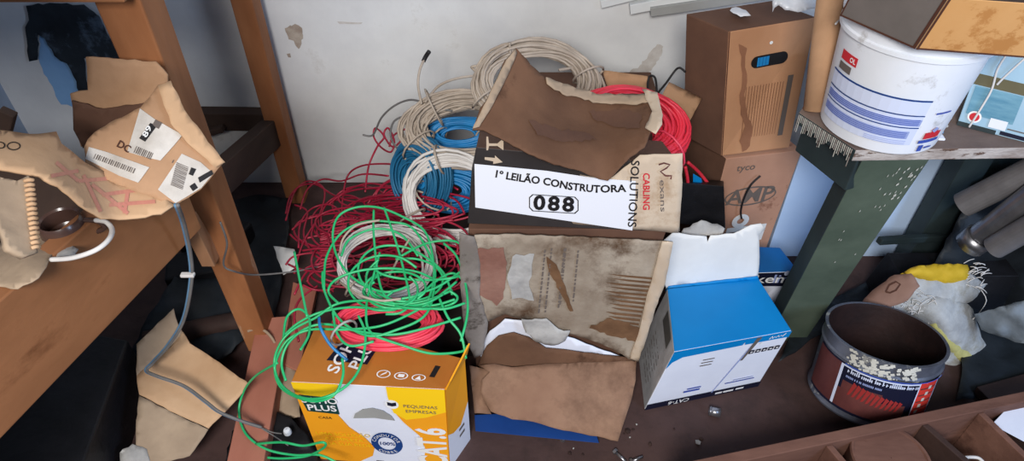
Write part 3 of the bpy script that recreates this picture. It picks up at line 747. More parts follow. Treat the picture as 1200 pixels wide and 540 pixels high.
# white coil inside the green tangle
ring('cable_coil', P(452, 308, y=1.30), (0, -.55, .8), .118, .020, .003, 26, 'cwhite', 'thin white cable coil inside the green tangle above the pink coil', squash=.8, seed=8, wob=.1)
# blue and teal coils, beige and white coils beside the black box
ring('cable_coil', P(528, 222, y=1.60), (-.1, -.9, .4), .085, .045, .0042, 60, 'cblue', 'bright blue cable coil seen through the middle of the white coil', squash=.55, seed=11, wob=.05)
ring('cable_coil', P(492, 208, y=1.60), (-.55, -.75, .35), .075, .048, .0036, 80, 'cteal', 'teal blue cable coil standing on edge left of the white coil', squash=.9, seed=12, wob=.02, axis=(0, 0, 1))
ring('cable_coil', P(532, 232, y=1.50), (-.15, -.75, .65), .135, .030, .0044, 30, 'cwhite', 'thick white cable coil leaning left of the black box', squash=.85, seed=13, wob=.10)
bigc = ring('cable_coil', P(550, 152, y=1.66), (-.12, -.62, .78), .165, .046, .0038, 70, 'cbeige', 'large beige cable coil between the wall and the black box with its end sticking up', squash=.56, seed=14, wob=.11,
     tails=[[P(494, 122, y=1.7), P(490, 100, y=1.74), P(492, 82, y=1.77), P(498, 68, y=1.80)], [P(498, 120, y=1.7), P(514, 101, y=1.76), P(535, 92, y=1.8), P(562, 88, y=1.82)]])
cable('taped_tip', [[P(496, 72, y=1.795), P(499, 66, y=1.80), P(503, 60, y=1.80)]], .0065, 'cblack', bigc, 4)
ring('cable_coil', P(540, 158, y=1.72), (-.1, -.6, .7), .085, .040, .004, 50, 'cblue', 'blue cable coil seen through the middle of the large beige coil', squash=.42, seed=15, wob=.06)
ring('cable_coil', P(628, 98, y=1.66), (0.05, -.6, .8), .15, .034, .004, 36, 'cbeige', 'beige cable coil on top of the stack behind the brown torn flap', squash=.72, seed=16, wob=.08,
     tails=[[P(600, 62, y=1.72), P(625, 54, y=1.74), P(655, 54, y=1.74), P(676, 66, y=1.72), P(672, 78, y=1.70), P(655, 82, y=1.68)], [P(566, 92, y=1.7), P(556, 82, y=1.72), P(554, 78, y=1.72), P(575, 76, y=1.72)], [P(598, 62, y=1.72), P(597, 50, y=1.72)]])
# bright red coil in two bundles
ring('cable_coil', P(737, 150, y=1.50), (.22, -.50, .8), .126, .048, .0048, 66, 'ccoral', 'bright red cable coil lying on the carton behind the black box', squash=.68, seed=21, wob=.04,
     tails=[[P(806, 190, y=1.5), P(822, 205, y=1.52), P(838, 228, y=1.52), P(845, 250, y=1.5), P(842, 258, y=1.49)], [P(803, 195, y=1.48), P(806, 215, y=1.48), P(800, 228, y=1.49), P(795, 236, y=1.5)]], tie='cpink')

# thin grey loops at the wall, red strand loops
tag(cable('grey_loose_cable', [[P(425, 158, y=1.85), P(437, 158, y=1.85), P(447, 138, y=1.84), P(462, 124, y=1.83), P(480, 117, y=1.82), P(497, 120, y=1.80)],
                               [P(498, 128, y=1.76), P(480, 134, y=1.76), P(462, 142, y=1.76), P(458, 160, y=1.74), P(468, 176, y=1.70), P(486, 186, y=1.66), P(505, 188, y=1.6)],
                               [P(470, 150, y=1.75), P(480, 130, y=1.76), P(500, 125, y=1.72), P(530, 130, y=1.7)]], .0032, 'cgrey'), 'thin grey cable looping on the wall left of the large beige coil', 'cable')
DR = DepthMap([K(345, 240, y=1.80), K(400, 215, y=1.85), K(470, 140, y=1.86), K(520, 170, y=1.8), K(480, 250, y=1.5), K(345, 290, y=1.50), K(400, 290, y=1.48), K(350, 370, y=1.22), K(440, 300, y=1.45), K(540, 270, y=1.4), K(520, 340, y=1.25), K(330, 400, y=1.15)])
red = [
    [(428, 225), (432, 195), (442, 172), (450, 160), (440, 150), (438, 160), (446, 172), (458, 178), (462, 165), (455, 150), (450, 158), (460, 172), (470, 165)],
    [(520, 158), (500, 150), (480, 150), (462, 158), (456, 172)], [(400, 262), (402, 230), (408, 205), (425, 194), (455, 192), (475, 196)],
    [(335, 258), (345, 225), (362, 212), (380, 222), (375, 250), (355, 285), (345, 320)], [(455, 206), (425, 204), (400, 212), (378, 210), (360, 222), (352, 245)],
    [(350, 290), (352, 262), (366, 244), (388, 240), (402, 256), (398, 280), (380, 290), (365, 276), (372, 258)],
    [(490, 222), (455, 218), (430, 215), (405, 224), (385, 240)], [(345, 240), (360, 248), (356, 275), (370, 300), (400, 310)],
    [(375, 300), (400, 285), (430, 278), (470, 270), (510, 262), (545, 250)], [(440, 262), (445, 235), (462, 222), (480, 228), (490, 250)],
    [(360, 330), (372, 305), (395, 292), (430, 290), (470, 300), (505, 318)], [(345, 345), (360, 318), (385, 305), (400, 300)],
    [(430, 240), (450, 215), (480, 205), (510, 215), (520, 240)], [(335, 250), (340, 230), (352, 218), (370, 216), (390, 228), (415, 236), (450, 232), (480, 238)],
    [(350, 400), (345, 370), (352, 350), (372, 335)], [(335, 310), (345, 300), (372, 296), (402, 300)]]
redp = [px_strand(s, DR) for s in red]
rd = random.Random(5)
for i in range(46):
    cx, cy = rd.uniform(372, 505), rd.uniform(232, 330) ; a, b = rd.uniform(20, 70), rd.uniform(8, 30); ph = rd.uniform(0, 6.28); n = rd.randint(8, 16)
    if cx - a < 338: cx = 338 + a
    base = rd.uniform(-.03, .03); pp = []
    for k in range(n):
        th = ph + k * .55; x = cx + a * math.cos(th) * (1 + .04 * k * .3); y = cy + b * math.sin(th)
        pp.append(P(x, y, d=DR.at2(x, y) + base + .01 * math.sin(k * 1.3 + i)))
    redp.append(pp)
for i in range(16):   # bundle of nearly parallel strands
    pp = []
    for k in range(7):
        x = 375 + k * 19; y = 264 - k * 5 + i * 2.6 + 6 * math.sin(k * .8 + i * .5); pp.append(P(x, y, d=DR.at2(x, y) - .01 + .004 * math.sin(i * 2.1 + k)))
    redp.append(pp)
tag(cable('red_cable_tangle', redp, .0032, 'cred', None, 6, 6), 'dark red cable heaped in a loose tangle at the foot of the wall', 'cable')
DG = DepthMap([K(400, 245, y=1.36), K(470, 245, y=1.36), K(380, 320, y=1.18), K(510, 320, y=1.18), K(450, 300, y=1.22), K(440, 385, z=.40), K(520, 350, z=.42), K(380, 385, z=.38), K(330, 410, z=.36), K(330, 450, z=.31), K(375, 466, z=.36), K(425, 420, z=.38), K(540, 410, z=.36), K(290, 460, z=.14), K(290, 515, z=.08), K(370, 533, z=.10)])
grn = [
    [(500, 357), (508, 330), (507, 300), (497, 270), (470, 253), (443, 243), (417, 243), (397, 253), (390, 273), (394, 298), (408, 320), (430, 336), (455, 342), (480, 335)],
    [(380, 340), (380, 327), (383, 300), (400, 273), (427, 260), (457, 260), (483, 267), (503, 297), (510, 323), (500, 367), (463, 387), (430, 393), (397, 373), (380, 340), (378, 318)],
    [(440, 340), (424, 330), (420, 312), (430, 296), (450, 288), (476, 290), (500, 302), (520, 320), (530, 345)],
    [(445, 296), (437, 326), (430, 353), (430, 380), (438, 394)], [(450, 243), (463, 280), (473, 316), (480, 352), (470, 366), (452, 368)],
    [(438, 246), (438, 275), (443, 322), (450, 345), (462, 356)],
    [(345, 295), (352, 332), (360, 371)],
    [(530, 340), (500, 352), (470, 356), (430, 352), (395, 356), (370, 372), (345, 385), (330, 400), (322, 420), (324, 440), (335, 456), (355, 466), (378, 466), (402, 455), (418, 438), (426, 416), (428, 390), (420, 370)],
    [(535, 330), (510, 350), (480, 368), (445, 382), (405, 386), (365, 386), (340, 396), (328, 412), (322, 432), (328, 452), (345, 464), (370, 470), (392, 462), (402, 440), (401, 420)],
    [(540, 372), (500, 384), (460, 392), (420, 388), (385, 380), (360, 384), (338, 402), (330, 425), (335, 446)],
    [(545, 355), (520, 362), (490, 360), (450, 362), (410, 360), (375, 366), (350, 378), (334, 392)],
    [(325, 425), (300, 440), (286, 458), (280, 482), (288, 508), (312, 526), (345, 533), (375, 533), (400, 545)],
    [(300, 520), (330, 518), (355, 522), (378, 518), (380, 524), (360, 534), (330, 537), (305, 535)],
    [(520, 285), (535, 300), (545, 330), (548, 365), (540, 400)], [(470, 300), (500, 285), (530, 282), (545, 290)],
    [(440, 394), (470, 404), (505, 414), (540, 412), (548, 405)], [(515, 350), (525, 372), (540, 392), (546, 420)],
    [(400, 300), (410, 280), (440, 268), (470, 275), (490, 300)], [(390, 365), (395, 390), (410, 405), (438, 400)],
    [(332, 398), (336, 372), (350, 362), (362, 372), (362, 392), (352, 410)],
    [(545, 330), (530, 320), (510, 330), (492, 345), (470, 350)], [(470, 360), (490, 345), (515, 335), (540, 318)]]
grp = [px_strand(s, DG) for s in grn]
rd = random.Random(15)
for i in range(9):
    cx, cy = rd.uniform(425, 500), rd.uniform(312, 362); a, b = rd.uniform(30, 70), rd.uniform(12, 34); ph = rd.uniform(0, 6.28); pp = []
    for k in range(rd.randint(7, 12)):
        th = ph + k * .55; x = min(cx + a * math.cos(th), 545); y = cy + b * math.sin(th); pp.append(P(x, y, d=DG.at2(x, y) + rd.uniform(-.012, .012)))
    grp.append(pp)
tag(cable('green_cable_tangle', grp, .0031, 'cgreen', None, 7, 7), 'bright green cable in wide loose loops over the orange box', 'cable')
tag(cable('short_blue_cable', [[P(374, 372, z=.40), P(376, 385, z=.40), P(388, 405, z=.37), P(407, 422, z=.345)]], .0036, 'cblue'), 'short bright blue cable end dangling onto the orange box', 'cable')
tag(cable('pale_loose_cable', [[P(398, 300, y=1.25), P(402, 280, y=1.28), P(418, 264, y=1.3), P(445, 258, y=1.32)], [P(398, 330, y=1.18), P(420, 345, z=.42), P(445, 352, z=.42), P(470, 350, z=.42)], [P(455, 325, y=1.22), P(462, 312, y=1.24), P(470, 296, y=1.25), P(480, 280, y=1.27)]], .003, 'cbeige'), 'thin pale cable woven through the green tangle', 'cable')
tag(sheet('white_card_scrap', [(320, 288), (345, 292), (348, 312), (332, 322)], Drape([K(320, 288, z=.1), K(345, 292, z=.1), K(332, 322, z=.08)]), 'paper', .002, None, 7, 1), 'small white card scrap on the floor beside the red tangle', 'card')

# ================================================================== DIRTY WHITE BOX UNDER THE BLACK BOX
YD = 1.15
dl, drr = P(541, 274, y=YD), P(789, 284, y=YD)
zt = .565
db = thing('dirty_open_carton', (.13, 1.3, 0), 'dirty white opened carton with a brown front flap under the black box', 'carton')
xl0, xr0, xl1, xr1 = -.10, .265, -.105, .36
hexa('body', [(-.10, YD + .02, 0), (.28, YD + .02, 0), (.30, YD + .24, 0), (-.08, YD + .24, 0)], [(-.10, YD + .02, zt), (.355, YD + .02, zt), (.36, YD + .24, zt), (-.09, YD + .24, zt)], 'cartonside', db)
SD = Drape([K(541, 274, y=YD), K(789, 284, y=YD), K(745, 425, y=YD - .01), K(565, 420, y=YD - .01), K(650, 340, y=YD + .005)], .004, 16, 3, .003)
sheet('front_panel', [(556, 276), (600, 275), (700, 279), (788, 284), (780, 320), (768, 350), (757, 390), (744, 424), (715, 408), (690, 398), (655, 388), (640, 380), (612, 374), (592, 368), (575, 376), (560, 380), (556, 330)], SD, 'dirty', .004, db, 8, .8, 4, off=.006)
sheet('left_edge', [(538, 273), (556, 278), (563, 310), (562, 345), (572, 378), (566, 415), (556, 420), (545, 395), (540, 340)], SD, 'dirtyside', .004, db, 6, .8, 5, off=.012)
sheet('right_edge', [(776, 283), (789, 284), (780, 330), (768, 362), (758, 395), (748, 424), (738, 420), (748, 392), (760, 340)], SD, 'beigecard', .003, db, 6, .6, 6, off=.012)
it = []
rdm = random.Random(9)
for row in range(7):       # printed text columns
    x0 = 634 + row * 7.5 - (6 if row > 3 else 0); y = 290 + rdm.uniform(0, 6)
    if row in (2, 5): continue
    while y < 366 - row * 2:
        l = rdm.uniform(2, 6); sh = (y - 290) * -.10
        it.append((SD, [(x0 + sh + 4, y), (x0 + sh + 6.0, y), (x0 + sh + 5.8 - l * .1, y + l), (x0 + sh + 3.8 - l * .1, y + l)], 'inkgrey', None, .0105)); y += l + 1.6
for k in range(15):        # stripes of peeled liner
    y = 321 + k * 4.9; x0 = 722 - k * .7 + rdm.uniform(-6, 4); x1 = 764 - k * 1.4
    it.append((SD, [(x0 - 10 + k, y), (x1, y + 4), (x1, y + 6.6), (x0 + 10, y + 2.6 + 1)], 'rot', 6, .0105))
it.append((SD, jagged([(690, 384), (715, 372), (738, 380), (752, 386), (748, 400), (720, 394)], 1.6, 4, random.Random(2)), 'rot', 6, .0108))
it.append((SD, jagged([(558, 292), (590, 290), (594, 320), (590, 350), (582, 358), (562, 345)], 2, 6, random.Random(2)), 'rustcard', 6, .0104))
it.append((SD, jagged([(600, 300), (626, 297), (620, 330), (626, 352), (600, 350), (594, 326)], 2, 6, random.Random(2)), 'greypaper', 6, .0106))
it.append((SD, jagged([(640, 300), (652, 310), (662, 335), (672, 365), (668, 365), (655, 340), (643, 318)], 1.2, 5, random.Random(2)), 'rot', 6, .0106))
marks('stains_and_print', it, db)
SI = Drape([K(560, 380, y=YD + .0), K(760, 425, y=YD + .0), K(600, 430, y=YD + .0)], .003, 16, 2)
sheet('inner_liner', [(574, 388), (592, 374), (612, 376), (660, 392), (742, 424), (742, 436), (690, 428), (640, 418), (600, 412), (566, 425), (560, 410)], SI, 'paperblue', .003, db, 7, .6, 5, off=-.004)
sheet('torn_scrap', [(611, 374), (640, 374), (655, 386), (668, 388), (662, 400), (650, 405), (628, 400), (616, 390)], SD, 'greypaper', .003, db, 5, 1.4, 5, off=.02)
SL = Drape([K(562, 425, y=YD - .005), K(746, 421, y=YD - .005), K(600, 390, y=YD - .002), K(650, 412, y=YD - .006), K(650, 430, y=YD - .02)], .004, 12, 3)
sheet('brown_lining', [(560, 428), (570, 406), (584, 394), (602, 390), (620, 396), (640, 408), (700, 415), (746, 421), (745, 432), (650, 436), (575, 440)], SL, 'cbdk', .004, db, 7, .6, 6, off=.004)
SFl = Drape([K(560, 425, z=.115), K(745, 420, z=.12), K(650, 424, z=.12), K(565, 455, z=.08), K(740, 470, z=.055), K(724, 517, z=.015), K(600, 490, z=.05), K(650, 450, z=.10)], .004, 10, 3, .004)
sheet('brown_flap', [(562, 428), (580, 426), (600, 430), (640, 426), (700, 424), (746, 422), (745, 445), (738, 475), (724, 517), (700, 511), (660, 504), (625, 494), (600, 491), (575, 482), (563, 460), (564, 446), (574, 436)], SFl, 'cbpink', .005, db, 8, .6, 6)
SG = Drape([K(552, 428, z=.10), K(575, 428, z=.10), K(560, 485, z=.03)])
sheet('left_flap', [(550, 428), (576, 434), (565, 448), (564, 462), (576, 485), (556, 484)], SG, 'cbpink', .004, db, 6, .4, 2, off=-.006)
tag(hexa('blue_card', [P(556, 486, z=.004), P(557, 505, z=.004), P(702, 519, z=.004), P(690, 480, z=.004)], [P(556, 486, z=.018), P(557, 505, z=.018), P(702, 519, z=.018), P(690, 480, z=.018)], 'bluedk', bevel=.001), 'navy blue card lying on the floor under the brown front flap', 'card')

# ================================================================== BLACK BOX WITH LOT NUMBER
bb = thing('black_carton', (.15, 1.3, zt), 'black and beige carton with a white 088 lot sticker and torn brown flaps', 'carton')
fbl, fbr, ftr, ftl = P(548, 262, y=1.155), P(796, 275, y=1.155), P(800, 182, y=1.165), P(557, 148, y=1.165)
fbl.z = max(fbl.z, zt + .004); fbr.z = max(fbr.z, zt + .004)
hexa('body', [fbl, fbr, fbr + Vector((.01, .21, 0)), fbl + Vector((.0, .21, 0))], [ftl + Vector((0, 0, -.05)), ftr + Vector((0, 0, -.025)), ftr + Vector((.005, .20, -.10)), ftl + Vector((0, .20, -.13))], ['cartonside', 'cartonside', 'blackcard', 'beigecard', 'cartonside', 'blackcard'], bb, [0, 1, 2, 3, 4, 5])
SBk = Drape([K(548, 262, y=1.155), K(796, 275, y=1.155), K(800, 182, y=1.165), K(557, 148, y=1.165)], .0, 14, 3)
SBw = Drape([K(548, 262, y=1.155), K(796, 275, y=1.155), K(800, 182, y=1.165), K(557, 148, y=1.165)], .004, 12, 3)
sheet('beige_side', [(680, 205), (712, 212), (750, 182), (800, 180), (799, 230), (795, 273), (735, 268), (672, 262), (668, 258)], SBw, 'beigecard', .003, bb, 8, .5, 3, off=.004)
it = [(SBk, [(680, 205), (698, 210), (699, 216), (679, 213)], 'inkgrey', None, .008)]
it += [(SBk, [(556, 192), (640, 200), (700, 209), (745, 212), (744, 240), (741, 270), (700, 264), (640, 255), (557, 243)], 'sticker', 12, .010)]
def arc_text(s, pts, h, bold):
    V, F = letters(s, lambda x, y: (x, y), bold=bold, sx=1.35)
    x0 = min(v[0] for v in V); x1 = max(v[0] for v in V); out = []
    for x, y in V:
        t = (x - x0) / (x1 - x0) * (len(pts) - 1); i = min(int(t), len(pts) - 2); f = t - i
        a, b = pts[i], pts[i + 1]; dx, dy = b[0] - a[0], b[1] - a[1]; L = math.hypot(dx, dy)
        out.append((a[0] + dx * f + y * h * dy / L, a[1] + dy * f - y * h * dx / L))
    return (out, F)
it.append((SBk, arc_text('1º LEILÃO CONSTRUTORA', [(581, 204), (610, 209), (640, 213), (670, 219), (700, 222), (734, 221)], 12, .03), 'ink', None, .0115))
V1 = []
def rr(x0, y0, x1, y1, sl, t):
    o = [(x0 + 4, y0), (x1 - 4, y0), (x1, y0 + 4), (x1, y1 - 4), (x1 - 4, y1), (x0 + 4, y1), (x0, y1 - 4), (x0, y0 + 4)]
    cx, cy = (x0 + x1) / 2, (y0 + y1) / 2; i = [(cx + (x - cx) * (1 - t / 29), cy + (y - cy) * (1 - t / 12)) for x, y in o]
    sk = lambda p: (p[0], p[1] + (p[0] - cx) * sl); V = [sk(p) for p in o] + [sk(p) for p in i]
    return (V, [(k, (k + 1) % 8, 8 + (k + 1) % 8, 8 + k) for k in range(8)])
it.append((SBk, rr(620, 229, 678, 249, .06, 1.1), 'ink', None, .0115))
it.append((SBk, ptext('088', (625, 238), (673, 241), 23, .035, space=1.22), 'ink', None, .0118))
# fragile glass, arrow
it.append((SBk, [(570, 160), (572, 160), (573, 168), (583, 168), (590, 162), (590, 176), (583, 171), (573, 171), (572, 176), (570, 176)], 'beigecard', None, .003))
it.append((SBk, [(568, 184), (580, 185), (580, 182), (589, 190), (578, 192), (578, 189), (568, 187)], 'beigecard', None, .003))
marks('lot_sticker', it, bb)
it = [(SBw, ptext('SOLUTIONS', (744, 188), (740, 266), 14, .01), 'ink', None, .0105), (SBw, ptext('CABLING', (757, 203), (757, 246), 11, .02), 'inkred', None, .0105),
      (SBw, ptext('exans', (776, 211), (777, 248), 9, .0), 'inkgrey', None, .0105)]
it.append((SBw, stroke([(772, 193), (778, 191), (785, 193), (781, 197), (774, 201), (780, 206), (787, 206), (786, 210)], .9), 'rust', None, .0105))
marks('carton_print', it, bb)
# big torn brown flap
ST = Drape([K(556, 150, y=1.150), K(604, 57, y=1.30), K(650, 95, y=1.33), K(765, 114, y=1.30), K(776, 145, y=1.18), K(745, 176, y=1.14), K(712, 212, y=1.125), K(610, 172, y=1.135), K(640, 140, y=1.23), K(700, 140, y=1.28), K(690, 185, y=1.15)], .008, 9, 4, .010)
sheet('torn_flap', [(554, 152), (562, 130), (580, 100), (593, 70), (605, 56), (612, 64), (622, 76), (640, 92), (655, 98), (690, 110), (735, 110), (766, 108), (772, 122), (775, 140), (762, 152), (755, 172), (738, 184), (720, 204), (712, 212), (702, 210), (680, 200), (650, 192), (620, 180), (590, 164), (566, 152)], ST, 'cbdk', .005, bb, 6, .7, 3)
marks('creases', [(ST, jagged([(620, 140), (650, 150), (690, 156), (700, 164), (660, 166), (630, 158)], 2, 5, random.Random(1)), 'cartonside', 6, .0045), (ST, jagged([(690, 130), (730, 128), (752, 134), (750, 150), (720, 148), (700, 142)], 2, 5, random.Random(6)), 'cartonside', 6, .0045)], [c for c in bpy.data.objects if c.name == 'torn_flap'][0])
sheet('flap_rim', [(554, 150), (577, 104), (594, 70), (604, 57), (606, 62), (597, 84), (578, 122), (562, 148)], ST, 'cbgrey', .004, bb, 5, .4, 2, off=.008)
sheet('frayed_liner', [(640, 90), (655, 96), (700, 110), (762, 110), (768, 116), (740, 122), (700, 120), (660, 110), (642, 98)], ST, 'cbgrey', .003, bb, 5, 1.2, 2, off=.010)
sheet('torn_corner', [(752, 104), (770, 108), (775, 128), (776, 145), (768, 156), (756, 150), (764, 130)], ST, 'beigecard', .003, bb, 5, 1.2, 2, off=.014)
# carton behind with open flaps
bc = thing('flap_carton', (.29, 1.68, 0), 'plain cardboard carton with raised flaps standing behind the black box', 'carton')
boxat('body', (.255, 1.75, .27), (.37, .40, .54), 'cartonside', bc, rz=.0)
Sa = Drape([K(720, 84, y=1.75), K(765, 90, y=1.75), K(740, 110, y=1.72)]); sheet('rear_flap', [(706, 82), (735, 86), (759, 89), (759, 108), (755, 116), (715, 112)], Sa, 'cb', .004, bc, 8, .4)
Sb = Drape([K(783, 97, y=1.70), K(822, 115, y=1.66), K(805, 145, y=1.56)]); sheet('side_flap', [(784, 96), (823, 115), (806, 145), (772, 118)], Sb, 'cb', .004, bc, 8, .4)
tag(cable('black_wire', [[P(760, 112, y=1.70), P(759, 98, y=1.73), P(762, 89, y=1.74), P(768, 92, y=1.72), P(770, 110, y=1.68)], [P(768, 112, y=1.68), P(780, 98, y=1.72), P(794, 80, y=1.74), P(803, 84, y=1.7)]], .0032, 'cblack'), 'black wire loop sticking up between the cardboard flaps', 'wire')
# blue flap and dark thing beside it
tag(hexa('blue_packet', [P(812, 222, y=1.50), P(822, 222, y=1.50), P(826, 234, y=1.53), P(816, 234, y=1.53)], [P(812, 203, y=1.50), P(822, 209, y=1.50), P(826, 220, y=1.53), P(816, 212, y=1.53)], 'blue', bevel=.001), 'small bright blue packet between the black box and the rosy carton', 'packet')
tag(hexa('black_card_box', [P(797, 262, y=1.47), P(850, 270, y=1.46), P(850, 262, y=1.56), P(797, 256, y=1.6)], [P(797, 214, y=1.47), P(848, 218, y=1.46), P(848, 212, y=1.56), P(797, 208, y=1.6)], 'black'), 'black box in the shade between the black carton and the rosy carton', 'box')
SP = Drape([K(790, 262, y=1.36), K(855, 262, y=1.36), K(820, 280, y=1.33)], .01, 20, 2)
tag(sheet('crumpled_grey_paper', [(798, 272), (812, 262), (822, 258), (840, 262), (850, 268), (846, 276), (815, 278)], SP, 'greypaper', .002, None, 5, 1.5, 2), 'crumpled grey paper above the white flap of the blue box', 'paper')

# ================================================================== BLUE BOX
xb = thing('blue_cable_box', P(830, 440, z=0), 'bright blue and white cable box on the floor with its white flap up', 'box')
B = [P(755, 480, z=0), P(888, 452, z=0), P(888, 452, z=0) + Vector((-.03, .19, 0)), P(755, 480, z=0) + Vector((.01, .21, 0))]
Tt = [P(790, 412, z=.245), P(928, 387, z=.24), P(889, 326, z=.245), P(782, 338, z=.245)]
hexa('body', B, Tt, ['black', 'blue', 'paperblue', 'bluemid', 'bluemid', 'sideprint'], xb, [0, 1, 2, 3, 4, 5], .003)
QB = Quad(B[0], B[1], Tt[1], Tt[0]); QL = Quad(B[3], B[0], Tt[0], Tt[3])
it = [(QB, [(0, 1), (0, .72), (.03, .82), (.10, .88), (.35, .89), (.60, .90), (.62, 1)], 'blue', .12, .0016), (QB, [(.60, 1), (.62, .9), (1, .90), (1, 1)], 'blue', None, .0016),
      (QB, rect(0, 0, 1, .10), 'navyblack', None, .0018), (QB, [(.555, .08), (.565, .08), (.72, .98), (.705, .98)], 'inkpale', None, .0022), (QB, [(.66, .62), (.68, .62), (.745, .99), (.70, .99)], 'inkgrey', None, .0024),
      (QB, qtext(QB, 'CAT-6', .28, .05, .022, 180, .01), 'inkwhite', None, .003), (QB, rect(.60, .035, .66, .065), 'inkwhite', None, .003), (QB, rect(.67, .035, .76, .065), 'inkwhite', None, .003), (QB, rect(.78, .04, .85, .07), 'inkwhite', None, .003),
      (QB, stroke([(.82, .93), (.835, .975), (.85, .93), (.86, .96), (.875, .94), (.89, .97), (.90, .94), (.915, .965), (.93, .94), (.95, .985)], .006), 'inkwhite', None, .003), (QB, ell(.77, .88, .012, .02), 'inkwhite', None, .003),
      (QB, rect(.28, .20, .42, .23), 'inkblue', None, .003), (QB, rect(.30, .25, .42, .27), 'inkblue', None, .003), (QB, rect(.64, .21, .90, .225), 'inkblue', None, .003), (QB, rect(.70, .25, .88, .26), 'inkpale', None, .003)]
for k in range(3): it.append((QB, rect(.30, .66 + k * .05, .40, .672 + k * .05), 'inkgrey', None, .003))
for k in range(5): it.append((QB, rect(.70 + k * .056, .72, .742 + k * .056, .78), 'navyblack', None, .003)); it.append((QB, rect(.71 + k * .056, .74, .73 + k * .056, .76), 'inkwhite', None, .0034))
for k in range(7):
    for j in range(4): it.append((QL, rect(.28 + j * .13, .16 + k * .07, .28 + j * .13 + (.10 if (j + k) % 3 else .06), .172 + k * .07), 'inkgrey', None, .002))
it.append((QL, rect(.35, .82, .8, .98), 'greydk', None, .003))
marks('printing', it, xb)
Sc = Drape([K(782, 338, y=1.305), K(889, 326, y=1.33), K(785, 272, y=1.31), K(890, 266, y=1.34)], .003, 12, 5)
sheet('white_flap', [(781, 339), (770, 300), (772, 286), (790, 272), (810, 276), (828, 277), (829, 284), (833, 276), (860, 274), (880, 264), (892, 262), (897, 268), (889, 275), (890, 300), (888, 327)], Sc, 'paper', .003, xb, 7, .7, 3, off=.006)
sheet('cyan_edge', [(780, 341), (784, 336), (888, 324), (890, 328)], Sc, 'blue', .004, xb, 6, .2, 3, off=.012)

# second blue box marked kenlink
kb = thing('link_box', (.78, 1.45, 0), 'small blue and white box marked kenlink behind the larger blue box', 'box')
kB = [P(868, 366, z=0), P(905, 371, z=0), P(905, 371, z=0) + Vector((.06, .12, 0)), P(868, 366, z=0) + Vector((.02, .14, 0))]
kT = [P(870, 320, z=.20), P(936, 318, z=.20), P(914, 290, z=.20), P(868, 288, z=.20)]
kb.location = kB[0]; W[kb.name] = kB[0]
hexa('body', kB, kT, ['bluedk', 'bluemid', 'paperblue', 'bluedk', 'bluedk', 'bluedk'], kb, [0, 1, 2, 3, 4, 5])
QK = Quad(kB[0], kB[1], kT[1], kT[0])
marks('printing', [(QK, rect(0, .70, 1, 1), 'navyblack', None, .002), (QK, ell(.80, .985, .05, .05), 'inkpale2', None, .003), (QK, qtext(QK, 'ken', .53, .86, .052, 0, .01), 'inkwhite', None, .003), (QK, qtext(QK, 'link', .83, .86, .052, 0, .01, .9), 'inkpale', None, .003)], kb)

# ================================================================== CARTONS WITH HANDLE
ac = thing('rosy_carton', (.64, 1.66, 0), 'rosy cardboard carton with a faded oval mark and a small tag under the taller carton', 'carton')
A0, A1 = P(848, 292, y=1.585), P(921, 290, y=1.66)
A0.z = A1.z = 0
aTl, aTr = P(851, 186, z=.468), P(940, 176, z=.468)
aB = [Vector((aTl.x - .01, aTl.y - .02, 0)), Vector((aTr.x - .02, aTr.y - .02, 0)), Vector((aTr.x - .10, aTr.y + .20, 0)), Vector((aTl.x - .10, aTl.y + .20, 0))]
aT = [aTl, aTr, aTr + Vector((-.08, .20, 0)), aTl + Vector((-.09, .20, 0))]
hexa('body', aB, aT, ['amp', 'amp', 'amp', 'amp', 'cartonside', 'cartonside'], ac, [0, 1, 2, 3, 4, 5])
QA = Quad(aB[0], aB[1], aT[1], aT[0])
it = [(QA, hoop(.48, .69, .36, .075, .02, .012), 'inkgrey', None, .002), (QA, qtext(QA, 'AMP', .48, .69, .075, 0, .02), 'inkgrey', None, .002), (QA, qtext(QA, 'tyco', .30, .92, .032, 0, .01), 'inkgrey', None, .002),
      (QA, rect(.28, .30, .86, .44), 'paper', None, .002)]
for k in range(3): it.append((QA, rect(.33, .325 + k * .035, .78, .332 + k * .035), 'inkgrey', None, .003))
marks('printing', it, ac)
tg = thing('hanging_tag', QA.at(.42, .5, .01), 'white paper tag on a black wire hanging on the rosy carton', 'tag')
c0 = QA.at(.43, .50, .006)
lathe_t = mk('paper_disc', *(lambda h: ([QA.at(x, y, .008) for x, y in h[0]], h[1]))(hoop(.43, .50, .12, .055, .07, .032)), 'paper', tg)
sdm = lathe_t.modifiers.new('thickness', 'SOLIDIFY'); sdm.thickness = .002
cable('wire', [[QA.at(.50, .86, .012), QA.at(.40, .80, .014), QA.at(.36, .70, .014), QA.at(.37, .60, .014), QA.at(.42, .53, .012)]], .003, 'cblack', tg)

cc = thing('handle_carton', (.64, 1.66, .47), 'tall tan carton with an oval handle hole, standing on the rosy carton', 'carton')
cTl, cTr, cTL = P(854, 37, z=.83), P(957, 20, z=.83), P(804, 16, z=.83)
cTR = cTr + (cTL - cTl)
cBl, cBr = P(845, 183, z=.472), P(925, 173, z=.472)
cBL = cBl + (cTL - cTl) * 1.0; cBR = cBr + (cTL - cTl)
hexa('body', [cBl, cBr, cBR, cBL], [cTl, cTr, cTR, cTL], ['cartonside', 'cartonside', 'carton', 'carton', 'cartonside', 'cartonside'], cc, [0, 1, 2, 3, 4, 5], .003)  # grimy top; rear and left faces simply darker than the front
QC = Quad(cBl, cBr, cTr, cTl)
slot = ell(.36 + .0, .74, .045, .045, 12, 90, 270) + ell(.66, .745, .045, .045, 12, -90, 90)
slot = [(.36 + (x - .36) * 1.6, y) if x < .4 else (.66 + (x - .66) * 1.6, y) for x, y in slot]
